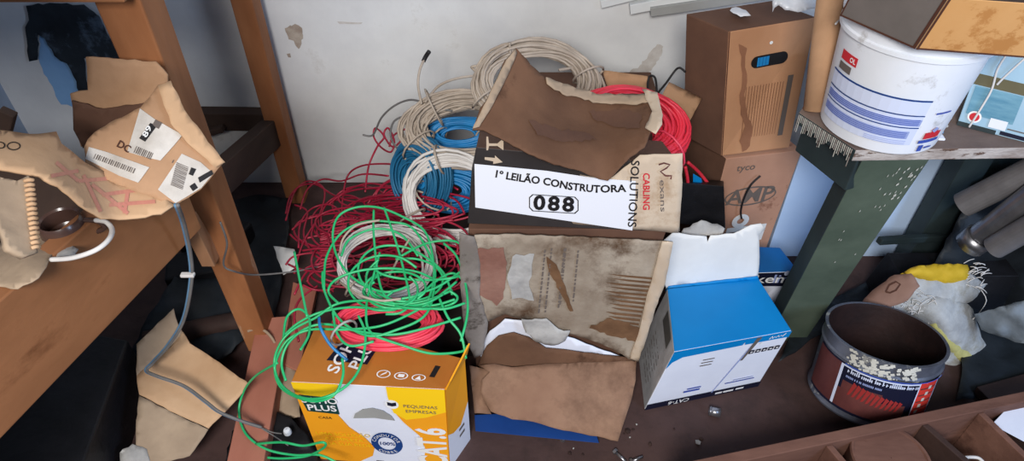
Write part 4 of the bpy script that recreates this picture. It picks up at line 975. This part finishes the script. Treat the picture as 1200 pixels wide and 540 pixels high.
st = jagged([(.12, .90), (.22, .86), (.22, .72), (.26, .60), (.24, .50), (.30, .36), (.40, .22), (.40, .06), (.30, .02), (.24, .12), (.30, .24), (.22, .34), (.18, .50), (.20, .60), (.17, .74), (.14, .84)], .012, .05, random.Random(3))
it = [(QC, st, 'wetstain', None, .002), (QC, slot, 'ink', None, .002), (QC, [(.36, .705), (.50, .71), (.50, .775), (.36, .772)], 'cblue', None, .003), (QC, rect(.78, .12, .85, .60), 'inkgrey', None, .002)]
for k in range(3): it.append((QC, rect(.385 + k * .038, .705, .389 + k * .038, .775), 'bluedk', None, .0034))
for k in range(14): it.append((QC, rect(.26 + k * .036, .14, .267 + k * .036, .56), 'wetstain', None, .0022))
it.append((QC, ell(.5, .87, .02, .012), 'paper', None, .002)); it.append((QC, rect(0, .0, .012, 1), 'edge', None, .0024))
marks('stain_and_print', it, cc)
# wrap on top, trunking strips, cardboard roll
SW = Drape([K(900, 15, z=.90), K(960, 10, z=.90), K(920, 0, z=.92), K(970, -20, z=.92)], .015, 22, 4)
tag(puff('plastic_wrap', [(905, 14), (912, 6), (920, 12), (935, 14), (958, 10), (975, -2), (985, -20), (930, -25), (912, -8), (905, 2)], SW, 'film', .016, None, 5, 2, .01), 'crumpled white plastic wrap on top of the tan handle carton', 'plastic wrap')
tag(puff('white_wrap_scrap', [(855, 12), (862, 8), (874, 12), (880, 18), (868, 20)], Drape([K(855, 12, z=.845), K(880, 14, z=.845), K(868, 20, z=.845)]), 'film', .006, None, 4, 2, .004), 'tiny scrap of white wrap on the tan carton top', 'wrap')
for i, (a, b, ww, m, lb) in enumerate((((704, 4), (760, -10), .02, 'pvc', 'short white plastic trunking strip, leftmost at the top of the wall'), ((738, 10), (860, -14), .026, 'pvc', 'white plastic trunking strip, middle one at the top of the wall'), ((762, 13), (905, -8), .024, 'pvcgrey', 'grey plastic trunking strip just above the tan carton'))):
    yy = 2.066 - i * .012
    bo = bar('trunking_strip', P(a[0], a[1], y=yy), P(b[0], b[1], y=yy), .024, ww * 1.15, m, None, up=(0, 0, 1), bevel=.001); tag(bo, lb, 'trunking', 'plastic trunking strips above the cartons')
tag(bar('wall_batten', (.2, 1.86, .70 + .045), (1.3, 2.03, .775 + .045), .1, .02, 'pvc', None, up=(0, 0, 1)), 'white ledge carrying the trunking strips on the wall', 'ledge') if False else None
ZTB = .782
rl = thing('cardboard_roll', P(953, 130, z=ZTB), 'tall pale cardboard roll standing between the tan carton and the white pail', 'roll')
r0, r1 = P(953, 129, z=ZTB), P(980, -25, y=1.42)
v, f = tubemesh([r0, r1], [.022, .034], 24); o = mk('tube', v, f, 'cb', rl, smooth=True)
W[rl.name] = W[rl.name]

# ================================================================== GREEN BENCH
gb = thing('green_bench', (1.1, 1.45, 0), 'dark green painted wooden bench at the right with a worn top', 'workbench')
ZT = .78
gA, gB_, gC = P(1003, 176, z=ZT), P(1200, 173, z=ZT), P(936, 132, z=ZT)
gFR = gA + (gB_ - gA) * 2.2; gBK = gA + (gC - gA) * 3.0; gBR = gFR + Vector((0, .55, 0))
gBK2 = gC + Vector((-.0, .35, 0)); 
pl = [gA, gFR, gBR, Vector((.80, 1.62, ZT)), Vector((.745, 1.47, ZT)), gC]
def slab(name, poly, z0, z1, mats, parent, fm=None):
    n = len(poly); V = [Vector((p.x, p.y, z0)) for p in poly] + [Vector((p.x, p.y, z1)) for p in poly]
    F = [tuple(range(n))[::-1], tuple(range(n, 2 * n))] + [(i, (i + 1) % n, n + (i + 1) % n, n + i) for i in range(n)]
    return mk(name, V, F, mats, parent, fm, bevel=.002)
slab('bench_top', pl, ZT - .028, ZT, ['benchtop', 'benchedge', 'greendk'], gb, [0, 0, 1, 1, 2, 2, 2, 2])
zl = ZT - .03
# splayed legs
def leg(xt0, xt1, yt, dy, xb0, xb1, yb, mats, fm=None):
    return hexa('leg', [(xb0, yb, 0), (xb1, yb, 0), (xb1, yb + dy, 0), (xb0, yb + dy, 0)], [(xt0, yt, zl), (xt1, yt, zl), (xt1, yt + dy, zl), (xt0, yt + dy, zl)], mats, gb, fm, .003)
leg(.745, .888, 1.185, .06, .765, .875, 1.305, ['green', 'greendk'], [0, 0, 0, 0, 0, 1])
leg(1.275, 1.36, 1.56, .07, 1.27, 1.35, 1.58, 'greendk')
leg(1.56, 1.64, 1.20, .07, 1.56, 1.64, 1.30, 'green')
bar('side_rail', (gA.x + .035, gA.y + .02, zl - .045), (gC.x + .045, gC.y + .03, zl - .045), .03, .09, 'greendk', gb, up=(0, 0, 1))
bar('lower_rail', P(1030, 282, y=1.50), P(1115, 277, y=1.58), .02, .022, 'greendk', gb, up=(0, 0, 1))
# bar('rear_rail', (.90, 1.60, zl - .05), (1.60, 1.60, zl - .05), .03, .09, 'greendk', gb, up=(0, 0, 1))
tag(hexa('white_board', [(.86, 1.67, 0), (1.46, 1.67, 0), (1.46, 1.69, 0), (.86, 1.69, 0)], [(.86, 1.67, .72), (1.46, 1.67, .72), (1.46, 1.69, .72), (.86, 1.69, .72)], 'litboard'), 'white board with bluish light put into its colour, standing upright behind the legs of the green bench', 'board')
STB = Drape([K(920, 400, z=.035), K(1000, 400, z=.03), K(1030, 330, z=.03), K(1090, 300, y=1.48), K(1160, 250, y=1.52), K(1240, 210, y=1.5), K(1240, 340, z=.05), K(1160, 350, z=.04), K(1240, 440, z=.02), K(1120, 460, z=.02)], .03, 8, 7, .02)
tag(sheet('shade_sheet', [(1010, 375), (960, 392), (912, 424), (926, 392), (950, 362), (985, 345), (1045, 318), (1095, 310), (1120, 262), (1150, 215), (1200, 192), (1260, 196), (1260, 442), (1190, 456), (1120, 470), (1128, 430), (1122, 385), (1075, 352)], STB, 'shadeblack', .003, None, 10, 1.5, 4), 'crumpled black sheet standing in for shade under the green bench behind the pipes and the sack', 'shade sheet')  # added black sheet darkens the floor as the bench's shade
# paint drips along the left edge
QS = Quad(Vector((gC.x, gC.y, zl - .03)), Vector((gA.x, gA.y, zl - .03)), gA, gC); it = []; rdm = random.Random(2)
for k in range(34):
    u = .03 + k * .028; h = rdm.uniform(.25, .75); it.append((QS, [(u, 1), (u + .016, 1), (u + .008 + .01, 1 - h), (u + .008, 1 - h)], 'splash' if k % 3 else 'benchedge', None, .004))
marks('paint_drips', it, gb)
QG = Quad((.765, 1.305, 0), (.875, 1.305, 0), (.888, 1.185, zl), (.745, 1.185, zl)); it = []
for k in range(26):
    u, v = rdm.uniform(.5, .95), rdm.uniform(.82, .97); a = rdm.uniform(.008, .03); it.append((QG, [(u, v), (u + a, v + .006), (u + a * .6, v + .014), (u - a * .3, v + .006)], 'splash', None, .002))
for k in range(10):
    u, v = rdm.uniform(.3, .8), rdm.uniform(.5, .9); it.append((QG, [(u, v), (u + .02, v + .004), (u + .01, v + .012)], 'splash', None, .002))
marks('paint_chips', it, gb)

# white pail
pc = P(1028, 146, z=ZT); PH = .25
pb = thing('white_pail', pc, 'large dirty white plastic pail with blue printed text on the green bench', 'pail')
lathe('body', pc, [(.001, .0), (.112, .0), (.120, .006), (.138, PH - .03), (.144, PH - .03), (.144, PH - .022), (.139, PH - .02), (.141, PH), (.146, PH), (.146, PH + .006), (.137, PH + .006), (.116, .01), (.001, .01)], 'white', pb, 56)
CP = Cyl(pc, .1212, .138, PH - .03)
it = []
ZS = 1.30
def crect(a0, a1, v0, v1, m, off=.0015, sl=0):
    v0 *= ZS; v1 *= ZS; it.append((CP, [(a0 + (a1 - a0) * k / 12, v0 + sl * k) for k in range(13)] + [(a1 - (a1 - a0) * k / 12, v1 + sl * (12 - k)) for k in range(13)], m, 4, off))
for v0, v1 in ((.104, .107), (.078, .080), (.056, .058)): crect(-92, 2, v0, v1, 'bluedk', .0022)
crect(-92, 2, .080, .104, 'inkpale2', .0012); crect(-92, 2, .060, .072, 'inkpale', .0014); crect(-92, -4, .036, .050, 'inkpale', .0014); crect(-92, 2, .024, .078, 'inkpale2', .0010)
for k in range(4): crect(-90, 0, .062 + k * .003, .0632 + k * .003, 'inkblue', .0022)
for k in range(4): crect(-90, -6, .038 + k * .003, .039 + k * .003, 'inkblue', .0022)
for k in range(3): crect(-40, -4, .026 + k * .003, .027 + k * .003, 'inkpale', .0022)
crect(-86, -66, .128, .143, 'inkred'); crect(-86, -70, .112, .124, 'inkgrey')
it.append((CP, letters('OL', lambda x, y: (-70.5 + x * 5.0, .1355 * ZS + y * .014), bold=.02), 'inkwhite', None, .003))
crect(12, 30, .034, .046, 'inkred'); crect(18, 25, .046, .052, 'inkred'); crect(9, 32, .026, .032, 'inkblue'); crect(12, 28, .080, .083, 'inkblue'); crect(12, 17, .010, .022, 'inkblue'); crect(19, 28, .014, .017, 'inkblue')
it.append((CP, [(21, .058), (25, .065), (21, .072), (17, .065)], 'inkpale', None, .002))
marks('printed_label', it, pb)
cable('handle', [[pc + Vector((.141 * math.cos(a), .141 * math.sin(a), PH - .035 - .03 * math.sin(max(0, a - .2) * 1.1))) + Vector((.006 * math.cos(a), .006 * math.sin(a), 0)) for a in [-.3 + k * .25 for k in range(13)]]], .0022, 'cwhite', pb)

# wooden drawer on the pail
wd = thing('wooden_drawer', P(1073, 57, z=1.040), 'shallow wooden drawer with a grey end and honey plywood front resting on the white pail', 'drawer')
dA, dB, dC = P(1073, 57, z=1.040), P(985, 18, z=1.040), P(1215, 68, z=1.040)
e1, e2 = dB - dA, dC - dA; up = Vector((0, -.03, .105))
hexa('body', [dA, dC, dC + e1 * 1.3, dB], [dA + up, dC + up, dC + e1 * 1.3 + up, dB + up], ['edge', 'wooddk', 'plywood', 'plywood', 'plywood', 'greypanel'], wd, [0, 1, 2, 3, 4, 5], .002)
QD = Quad(dA, dC, dC + up, dA + up); QE = Quad(dB, dA, dA + up, dB + up)
marks('edge_banding', [(QD, rect(0, 0, 1, .035), 'edge', None, .002), (QD, rect(0, 0, .02, 1), 'edge', None, .0024), (QE, rect(0, 0, 1, .035), 'edge', None, .002), (QE, rect(.965, 0, 1, 1), 'edge', None, .0024), (QE, rect(0, 0, .02, 1), 'edge', None, .0024)], wd)

# photo-printed light blue box behind
pbx = thing('light_blue_box', P(1160, 160, z=ZT), 'light blue box with a sea picture and white string beside the pail on the bench', 'box')
b0, b1 = P(1121, 146, z=ZT + .001), P(1212, 170, z=ZT + .001)
bk = Vector((.10, .16, 0)); u1 = Vector((.0, .03, .165))
hexa('body', [b0, b1, b1 + bk, b0 + bk], [b0 + u1, b1 + u1, b1 + bk + u1, b0 + bk + u1], ['skypaint', 'skypaint', 'skypaint', 'skypaint', 'skypaint', 'greydk'], pbx, [0, 1, 2, 3, 4, 5])
QP = Quad(b0, b1, b1 + u1, b0 + u1)
it = [(QP, rect(.06, .18, .66, .55), 'sea', None, .0015), (QP, rect(0, .56, 1, .70), 'olive', None, .0015), (QP, rect(0, 0, .50, .06), 'greendk', None, .002), (QP, rect(.55, .02, 1, .07), 'navyblack', None, .002), (QP, rect(.38, .08, .60, .2), 'sticker', None, .002),
      (QP, ell(.18, .16, .09, .075), 'inkwhite', None, .0025), (QP, ell(.18, .16, .065, .055), 'inkred', None, .003), (QP, rect(.62, .11, .9, .125), 'inkgrey', None, .003)]
marks('printing', it, pbx)
tag(cable('white_string', [[QP.at(.28, 1.0, .004), QP.at(.24, .8, .005), QP.at(.26, .55, .005), QP.at(.22, .3, .005), QP.at(.16, .02, .005)], [QP.at(.50, 1.0, .004), QP.at(.36, .75, .005), QP.at(.30, .62, .005)]], .0022, 'cwhite'), 'white string tied down the front of the light blue box', 'string')
for i, (x, y, dz, c) in enumerate(((1096, 158, 0, 'sticker'), (1093, 153, .006, 'csteel'), (1097, 149, .012, 'greypaper'), (1100, 143, .018, 'sticker'))):
    tag(boxat('small_card', P(x, y + 4, z=ZT) + Vector((0, 0, .003 + dz)), (.032, .018, .005), c, rz=-.1 + i * .1, bevel=.001), ['white card lowest in the small pile right of the pail', 'blue card second from the bottom of the small pile right of the pail', 'grey card second from the top of the small pile right of the pail', 'white card topmost of the small pile right of the pail'][i], 'card', 'small cards beside the pail')

# ================================================================== PIPES under the bench
pp = [((1128, 240), (1215, 196), .034, 'pipe', 'upper dull grey pipe with an open end under the green bench'), ((1140, 284), (1230, 215), .033, 'metal', 'shiny steel pipe with a collar between the other pipes'), ((1165, 290), (1235, 250), .030, 'pipe', 'lowest grey pipe under the bench at the right edge')]
for i, (a, b, r, m, lb) in enumerate(pp):
    y0 = 1.43 - i * .065; a3, b3 = P(a[0], a[1], y=y0), P(b[0], b[1], y=y0 - .05)
    d = (b3 - a3).normalized(); b3 = b3 + d * .12
    root = thing('steel_pipe', a3, lb, 'pipe', 'pipes under the green bench')
    v, f = tubemesh([a3, b3], r, 24, False); vi, fi = tubemesh([a3, b3], r * .78, 24, False); n = len(v)
    F = f + [tuple(j + n for j in q[::-1]) for q in fi] + [(k, n + k, n + (k + 1) % 24, (k + 1) % 24) for k in range(24)] + [(24 + (k + 1) % 24, n + 24 + (k + 1) % 24, n + 24 + k, 24 + k) for k in range(24)]
    recalc(mk('tube', v + vi, F, m, root, smooth=False))
    if i == 1:
        v, f = tubemesh([a3 - d * .012, a3 + d * .03], r * 1.18, 24, False); mk('collar', v, f, 'metal', root, smooth=True).modifiers.new('s', 'SOLIDIFY').thickness = .004
tag(hexa('rack_plank', [(1.12, 1.40, 0), (1.5, 1.40, 0), (1.5, 1.52, 0), (1.12, 1.52, 0)], [(1.15, 1.42, .16), (1.5, 1.42, .16), (1.5, 1.52, .16), (1.15, 1.52, .16)], 'black'), 'dark low crate under the green bench behind the sack', 'crate')
hexa('rear_panel', [(1.37, 1.60, 0), (2.0, 1.58, 0), (2.0, 1.60, 0), (1.37, 1.62, 0)], [(1.37, 1.60, .74), (2.0, 1.58, .74), (2.0, 1.60, .74), (1.37, 1.62, .74)], 'greendk', gb)

# ================================================================== METAL CAN
kc = Vector((.955, 1.09, .036)); KH = .205; KR = .146
kn = thing('metal_can', kc, 'open battered tin drum with a dark maroon label on the floor at the right', 'can')
lathe('body', kc, [(.001, .0), (KR - .008, 0), (KR - .002, .004), (KR, .010), (KR - .004, .02), (KR - .004, KH - .045), (KR, KH - .04), (KR - .004, KH - .035), (KR - .004, KH - .006), (KR, KH - .003), (KR, KH), (KR - .008, KH), (KR - .010, KH - .01), (KR - .010, .012), (.001, .012)], ['tin', 'tinin'], kn, 56, fm=[0] * 11 + [1, 1, 1])
CK = Cyl(kc, KR - .004, KR - .004, KH); it = []
def krect(a0, a1, v0, v1, m, off=.002, sl=0): it.append((CK, [(a0 + (a1 - a0) * k / 14, v0) for k in range(15)] + [(a1 - (a1 - a0) * k / 14, v1) for k in range(15)], m, 7, off))
krect(-100, 66, .022, KH - .048, 'navyblack', .0015); krect(-100, -62, .03, KH - .052, 'rust', .0022); krect(-62, 4, .03, .085, 'rust', .0022); krect(-58, -20, .085, .11, 'rust', .0021)
krect(-62, 66, KH - .056, KH - .052, 'inkpale2', .0028); krect(-60, 60, KH - .049, KH - .046, 'inkblue', .0055); krect(-64, -61, .03, KH - .052, 'inkpale2', .0028)
krect(12, 36, .045, .155, 'tinred', .0028)
for k in range(5): krect(14, 34, .054 + k * .020, .058 + k * .020, 'rust', .0034); krect(16 + k * 2, 20 + k * 2, .060 + k * .018, .070 + k * .018, 'splash', .0034)
krect(11, 12.2, .035, .158, 'inkpale2', .0034); krect(36, 37, .035, .158, 'inkpale2', .0034)
rdm = random.Random(12); a = -56
while a < 10:      # worn, unreadable lettering
    hh = rdm.choice((.008, .008, .012)); it.append((CK, [(a, KH - .068), (a + 1.0, KH - .068), (a + 1.0, KH - .068 + hh), (a, KH - .068 + hh)], 'inkpale2', None, .0034))
    if rdm.random() < .6: it.append((CK, [(a, KH - .0645), (a + 1.9, KH - .0645), (a + 1.9, KH - .0625), (a, KH - .0625)], 'inkpale2', None, .0036))
    a += rdm.choice((1.8, 1.8, 3.2))
a = -56
while a < -22:
    it.append((CK, [(a, KH - .083), (a + .8, KH - .083), (a + .8, KH - .077), (a, KH - .077)], 'inkpale', None, .0034)); a += rdm.choice((1.2, 1.3, 2.2))
for k in range(11):
    a = -50 + k * 4.4; it.append((CK, [(a, .075 - k * .001), (a + 2.2, .078 - k * .001), (a + 6.5, .112 - k * .002), (a + 3.0, .118 - k * .002)], 'oldred', None, .003))
rdm = random.Random(8)
for k in range(110):
    a, v = rdm.uniform(-62, 2), rdm.uniform(KH - .046, KH - .008); s = rdm.uniform(.3, 1.5); it.append((CK, [(a, v), (a + 3 * s, v + .002 * s), (a + 2 * s, v + .008 * s), (a - 1 * s, v + .005 * s)], 'splash', None, .0045))
marks('label', it, kn)
kn.rotation_euler = (math.radians(-15), math.radians(3), 0)
for k in range(5):
    x, y = ((1030, 352 + 22), (1028, 388), (1050, 414), (1010, 372), (1060, 418))[k]
tag(boxat('wood_chip', (.99, 1.16, .022), (.05, .03, .016), 'cbgrey', rz=.6), 'small chip of pale wood inside the tin drum', 'chip')

# ================================================================== SACK
sk = thing('torn_sack', (1.18, 1.3, 0), 'torn woven sack in white, yellow and brown slumped behind the tin drum', 'sack')
SS = Drape([K(1010, 375, y=1.30), K(1120, 320, y=1.36), K(1150, 330, y=1.36), K(1165, 430, y=1.28), K(1090, 465, y=1.22), K(1060, 400, y=1.30), K(1110, 390, y=1.26)], .004, 14, 3)
puff('body', [(1062, 372), (1080, 350), (1112, 340), (1140, 362), (1150, 395), (1164, 420), (1163, 445), (1140, 462), (1095, 470), (1060, 462), (1070, 430), (1080, 400)], SS, 'sack', .055, sk, 7, 4, .016, 22)
puff('upper_fold', [(1030, 362), (1050, 340), (1068, 322), (1100, 325), (1135, 318), (1156, 334), (1140, 352), (1110, 372), (1070, 380)], SS, 'sack', .03, sk, 6, 6, .012, 26)
puff('brown_print', [(985, 392), (1000, 365), (1022, 340), (1048, 322), (1068, 320), (1078, 335), (1064, 352), (1040, 362), (1020, 375), (995, 392)], Drape([K(985, 392, y=1.29), K(1070, 320, y=1.33), K(1060, 360, y=1.27), K(1010, 385, y=1.27)]), 'sackbrown', .008, sk, 6, 6, .003, 20)
puff('yellow_band', [(1055, 321), (1072, 312), (1100, 309), (1134, 310), (1138, 322), (1132, 332), (1108, 334), (1078, 328)], SS, 'sackyellow', .034, sk, 5, 3, .010, 26)
puff('yellow_patch', [(1082, 378), (1098, 372), (1118, 395), (1140, 412), (1160, 428), (1158, 444), (1142, 446), (1122, 428), (1100, 405)], SS, 'sackpale', .064, sk, 6, 3, .008, 26)
it = [(Drape([K(985, 392, y=1.29), K(1070, 320, y=1.33), K(1060, 360, y=1.27), K(1010, 385, y=1.27)]), stroke([(1038, 342), (1042, 334), (1050, 330), (1055, 333), (1050, 340), (1043, 343), (1038, 342)], 1.0), 'edge', None, .013)]
marks('sack_print', it, sk)
rdm = random.Random(3); fr_ = []
for k in range(30):
    x, y = rdm.uniform(1128, 1150), rdm.uniform(308, 338); a = SS.at(x, y, .02); e = SS.at(x + rdm.uniform(4, 14), y + rdm.uniform(-9, 6), .02 + rdm.uniform(-.01, .02)); fr_.append([a, (a + e) / 2 + Vector((0, 0, .004)), e])
for k in range(34):
    x, y = rdm.uniform(1045, 1095), rdm.uniform(345, 372); a = SS.at(x, y, .035); e = SS.at(x + rdm.uniform(-14, 14), y + rdm.uniform(-8, 10), .045); fr_.append([a, (a + e) / 2 + Vector((0, 0, .006)), e])
fr_.append([SS.at(1150, 340, .03), SS.at(1156, 352, .04), SS.at(1148, 366, .05), SS.at(1140, 374, .05)])
fs = cable('frayed_threads', fr_, .0013, 'cwhite', sk, 3, 4); tag(fs, kind='stuff')
SCl = Drape([K(1150, 365, y=1.25), K(1210, 360, y=1.2), K(1210, 405, y=1.15), K(1160, 390, y=1.22)])
tag(puff('grey_cloth', [(1142, 368), (1165, 362), (1190, 354), (1225, 345), (1230, 400), (1195, 402), (1165, 392), (1150, 386)], SCl, 'cloth', .03, None, 6, 3, .018, 20), 'crumpled grey-blue cloth at the right edge beside the sack', 'cloth')
tag(bar('floor_plank', P(1150, 465, z=.02), P(1240, 440, z=.02), .05, .03, 'traydk', None, up=(0, 0, 1)), 'dark plank on the floor between the sack and the wooden tray', 'plank')

# ================================================================== WOODEN TRAY
ZR = .20
ty = thing('compartment_tray', (.9, .75, 0), 'low reddish wooden tray with compartments in the bottom right corner', 'tray')
ta, tb = P(790, 544, z=ZR), P(1230, 452, z=ZR)
e = (tb - ta).normalized(); n_ = Vector((e.y, -e.x, 0)); n_ = n_ if n_.y < 0 else -n_; TW = .36; th = .026
def wallp(name, a, b, t, z0, z1, m, back=n_):
    return hexa(name, [Vector((a.x, a.y, z0)) + back * t, Vector((b.x, b.y, z0)) + back * t, Vector((b.x, b.y, z0)), Vector((a.x, a.y, z0))], [Vector((a.x, a.y, z1)) + back * t, Vector((b.x, b.y, z1)) + back * t, Vector((b.x, b.y, z1)), Vector((a.x, a.y, z1))], m, ty)
L = (tb - ta).length
wallp('rear_side', ta, tb, th, 0, ZR, 'tray'); wallp('front_side', ta + n_ * TW, tb + n_ * TW, th, 0, ZR, 'tray')
def cross(s, sl, m, z1, t=.016, name='divider', lean=0.0):
    a = ta + e * s + n_ * th; b = ta + e * (s + sl) + n_ * TW; 
    hexa(name, [Vector((a.x, a.y, .05)), Vector((b.x, b.y, .05)), Vector((b.x, b.y, .05)) + e * t, Vector((a.x, a.y, .05)) + e * t], [Vector((a.x, a.y, z1)), Vector((b.x, b.y, z1)), Vector((b.x, b.y, z1)) + e * t, Vector((a.x, a.y, z1)) + e * t], m, ty)
def s_of(px, py): return (P(px, py, z=ZR) - ta).dot(e)
for px, py, sl, m in ((852, 534, .0, 'tray'), (962, 508, .06, 'tray'), (1075, 486, .10, 'traydk'), (1140, 472, .05, 'tray')): cross(s_of(px, py), sl, m, ZR - .008)
cross(0, 0, 'tray', ZR, .02, 'end_side'); cross(L - .02, 0, 'tray', ZR, .02, 'end_side')
hexa('bottom', [ta, ta + n_ * TW, tb + n_ * TW, tb], [], 'traydk', ty) if False else None
q4 = [ta + n_ * TW, tb + n_ * TW, tb, ta]
hexa('bottom', [Vector((p.x, p.y, .03)) for p in q4], [Vector((p.x, p.y, .05)) for p in q4], 'traydk', ty)
lc = P(1045, 535, z=.185)
tag(lathe('round_lid', lc + Vector((0, 0, -.13)), [(.001, 0), (.083, 0), (.086, .004), (.086, .12), (.088, .124), (.086, .130), (.080, .130), (.078, .126), (.001, .126)], 'tray', None, 48), 'round reddish brown tin with a flat lid inside the wooden tray', 'tin')
wp = P(1185, 492, z=.19)
tag(hexa('white_paper_pad', [P(1164, 497, z=.052), P(1190, 475, z=.052), P(1225, 490, z=.052), P(1205, 520, z=.052)], [P(1162, 497, z=.17), P(1186, 472, z=.17), P(1225, 486, z=.17), P(1203, 519, z=.17)], 'paperblue', bevel=.001), 'white paper pad standing in the tray at the right edge', 'pad')
for i, (x, y, zz) in enumerate(((1157, 497, .056),)):
    v, f = tubemesh([P(x, y, z=zz) + Vector((.008 * math.cos(a), .008 * math.sin(a), 0)) for a in [k * .5236 for k in range(13)]], .003, 8); tag(mk('metal_ring', v, f, 'metal', smooth=True), 'small steel ring inside the tray beside the paper pad', 'ring')
tag(cable('white_hook', [[P(1118, 540, z=.14), P(1130, 536, z=.14), P(1145, 536, z=.14), P(1152, 541, z=.14)]], .004, 'cwhite'), 'short white plastic hook at the bottom edge in the wooden tray', 'hook')

# ================================================================== SMALL FLOOR BITS
def tubebit(name, a, b, r, m, lb, cat, hole=True):
    root = thing(name, (a + b) / 2, lb, cat); v, f = tubemesh([a, b], r, 20, not hole); o = mk('sleeve', v, f, m, root, smooth=True); s = o.modifiers.new('s', 'SOLIDIFY'); s.thickness = .003; s.offset = -1
    b_ = (b - a).normalized(); v, f = tubemesh([a + b_ * .001, a + b_ * .004], r * 1.08, 20, False); o = mk('rim', v, f, m, root, smooth=True); s = o.modifiers.new('s', 'SOLIDIFY'); s.thickness = .002
tubebit('steel_ferrule', P(831, 481, z=.013), P(844, 484, z=.013), .0125, 'metal', 'short shiny steel ferrule on the floor in front of the blue box', 'ferrule')
def bolt(x, y, a, ln, lb):
    c = P(x, y, z=.007); d = Vector((math.cos(a), math.sin(a), 0)); root = thing('steel_bolt', c, lb, 'bolt')
    v, f = tubemesh([c, c + d * ln], .004, 12); mk('shank', v, f, 'metal', root, smooth=True)
    v, f = tubemesh([c - d * .007, c], .0075, 6); mk('head', v, f, 'metal', root)
bolt(722, 530, -.9, .035, 'steel bolt at the bottom edge below the brown flap'); bolt(741, 540, .4, .03, 'second steel bolt at the bottom edge, right of the first'); bolt(660, 514, .9, .012, 'tiny steel screw just in front of the blue card')
rdm = random.Random(31)
spots = [(735, 505), (738, 512), (731, 508), (742, 503), (818, 518), (822, 514), (790, 502), (672, 525), (683, 532), (668, 531), (746, 497), (762, 520)]
def crumb(c, s, sd):
    r_ = random.Random(sd); bm = bmesh.new(); bmesh.ops.create_icosphere(bm, subdivisions=1, radius=s)
    for v in bm.verts: v.co *= r_.uniform(.6, 1.2); v.co.z *= .6
    V = [v.co + c for v in bm.verts]; F = [tuple(v.index for v in f.verts) for f in bm.faces]; bm.free(); return V, F
V = []; F = []; fm = []
for i, (x, y) in enumerate(spots):
    s = .009 if i in (4, 0) else rdm.uniform(.003, .007); v, f = crumb(P(x, y, z=s * .5), s, i); k = len(V); V += v; F += [tuple(j + k for j in q) for q in f]; fm += [i % 3 != 1] * len(f)
tag(mk('floor_debris', V, F, ['greypaper', 'traydk'], fm=[int(b) for b in fm]), 'scattered grit and chips on the brown floor', 'debris', kind='stuff')
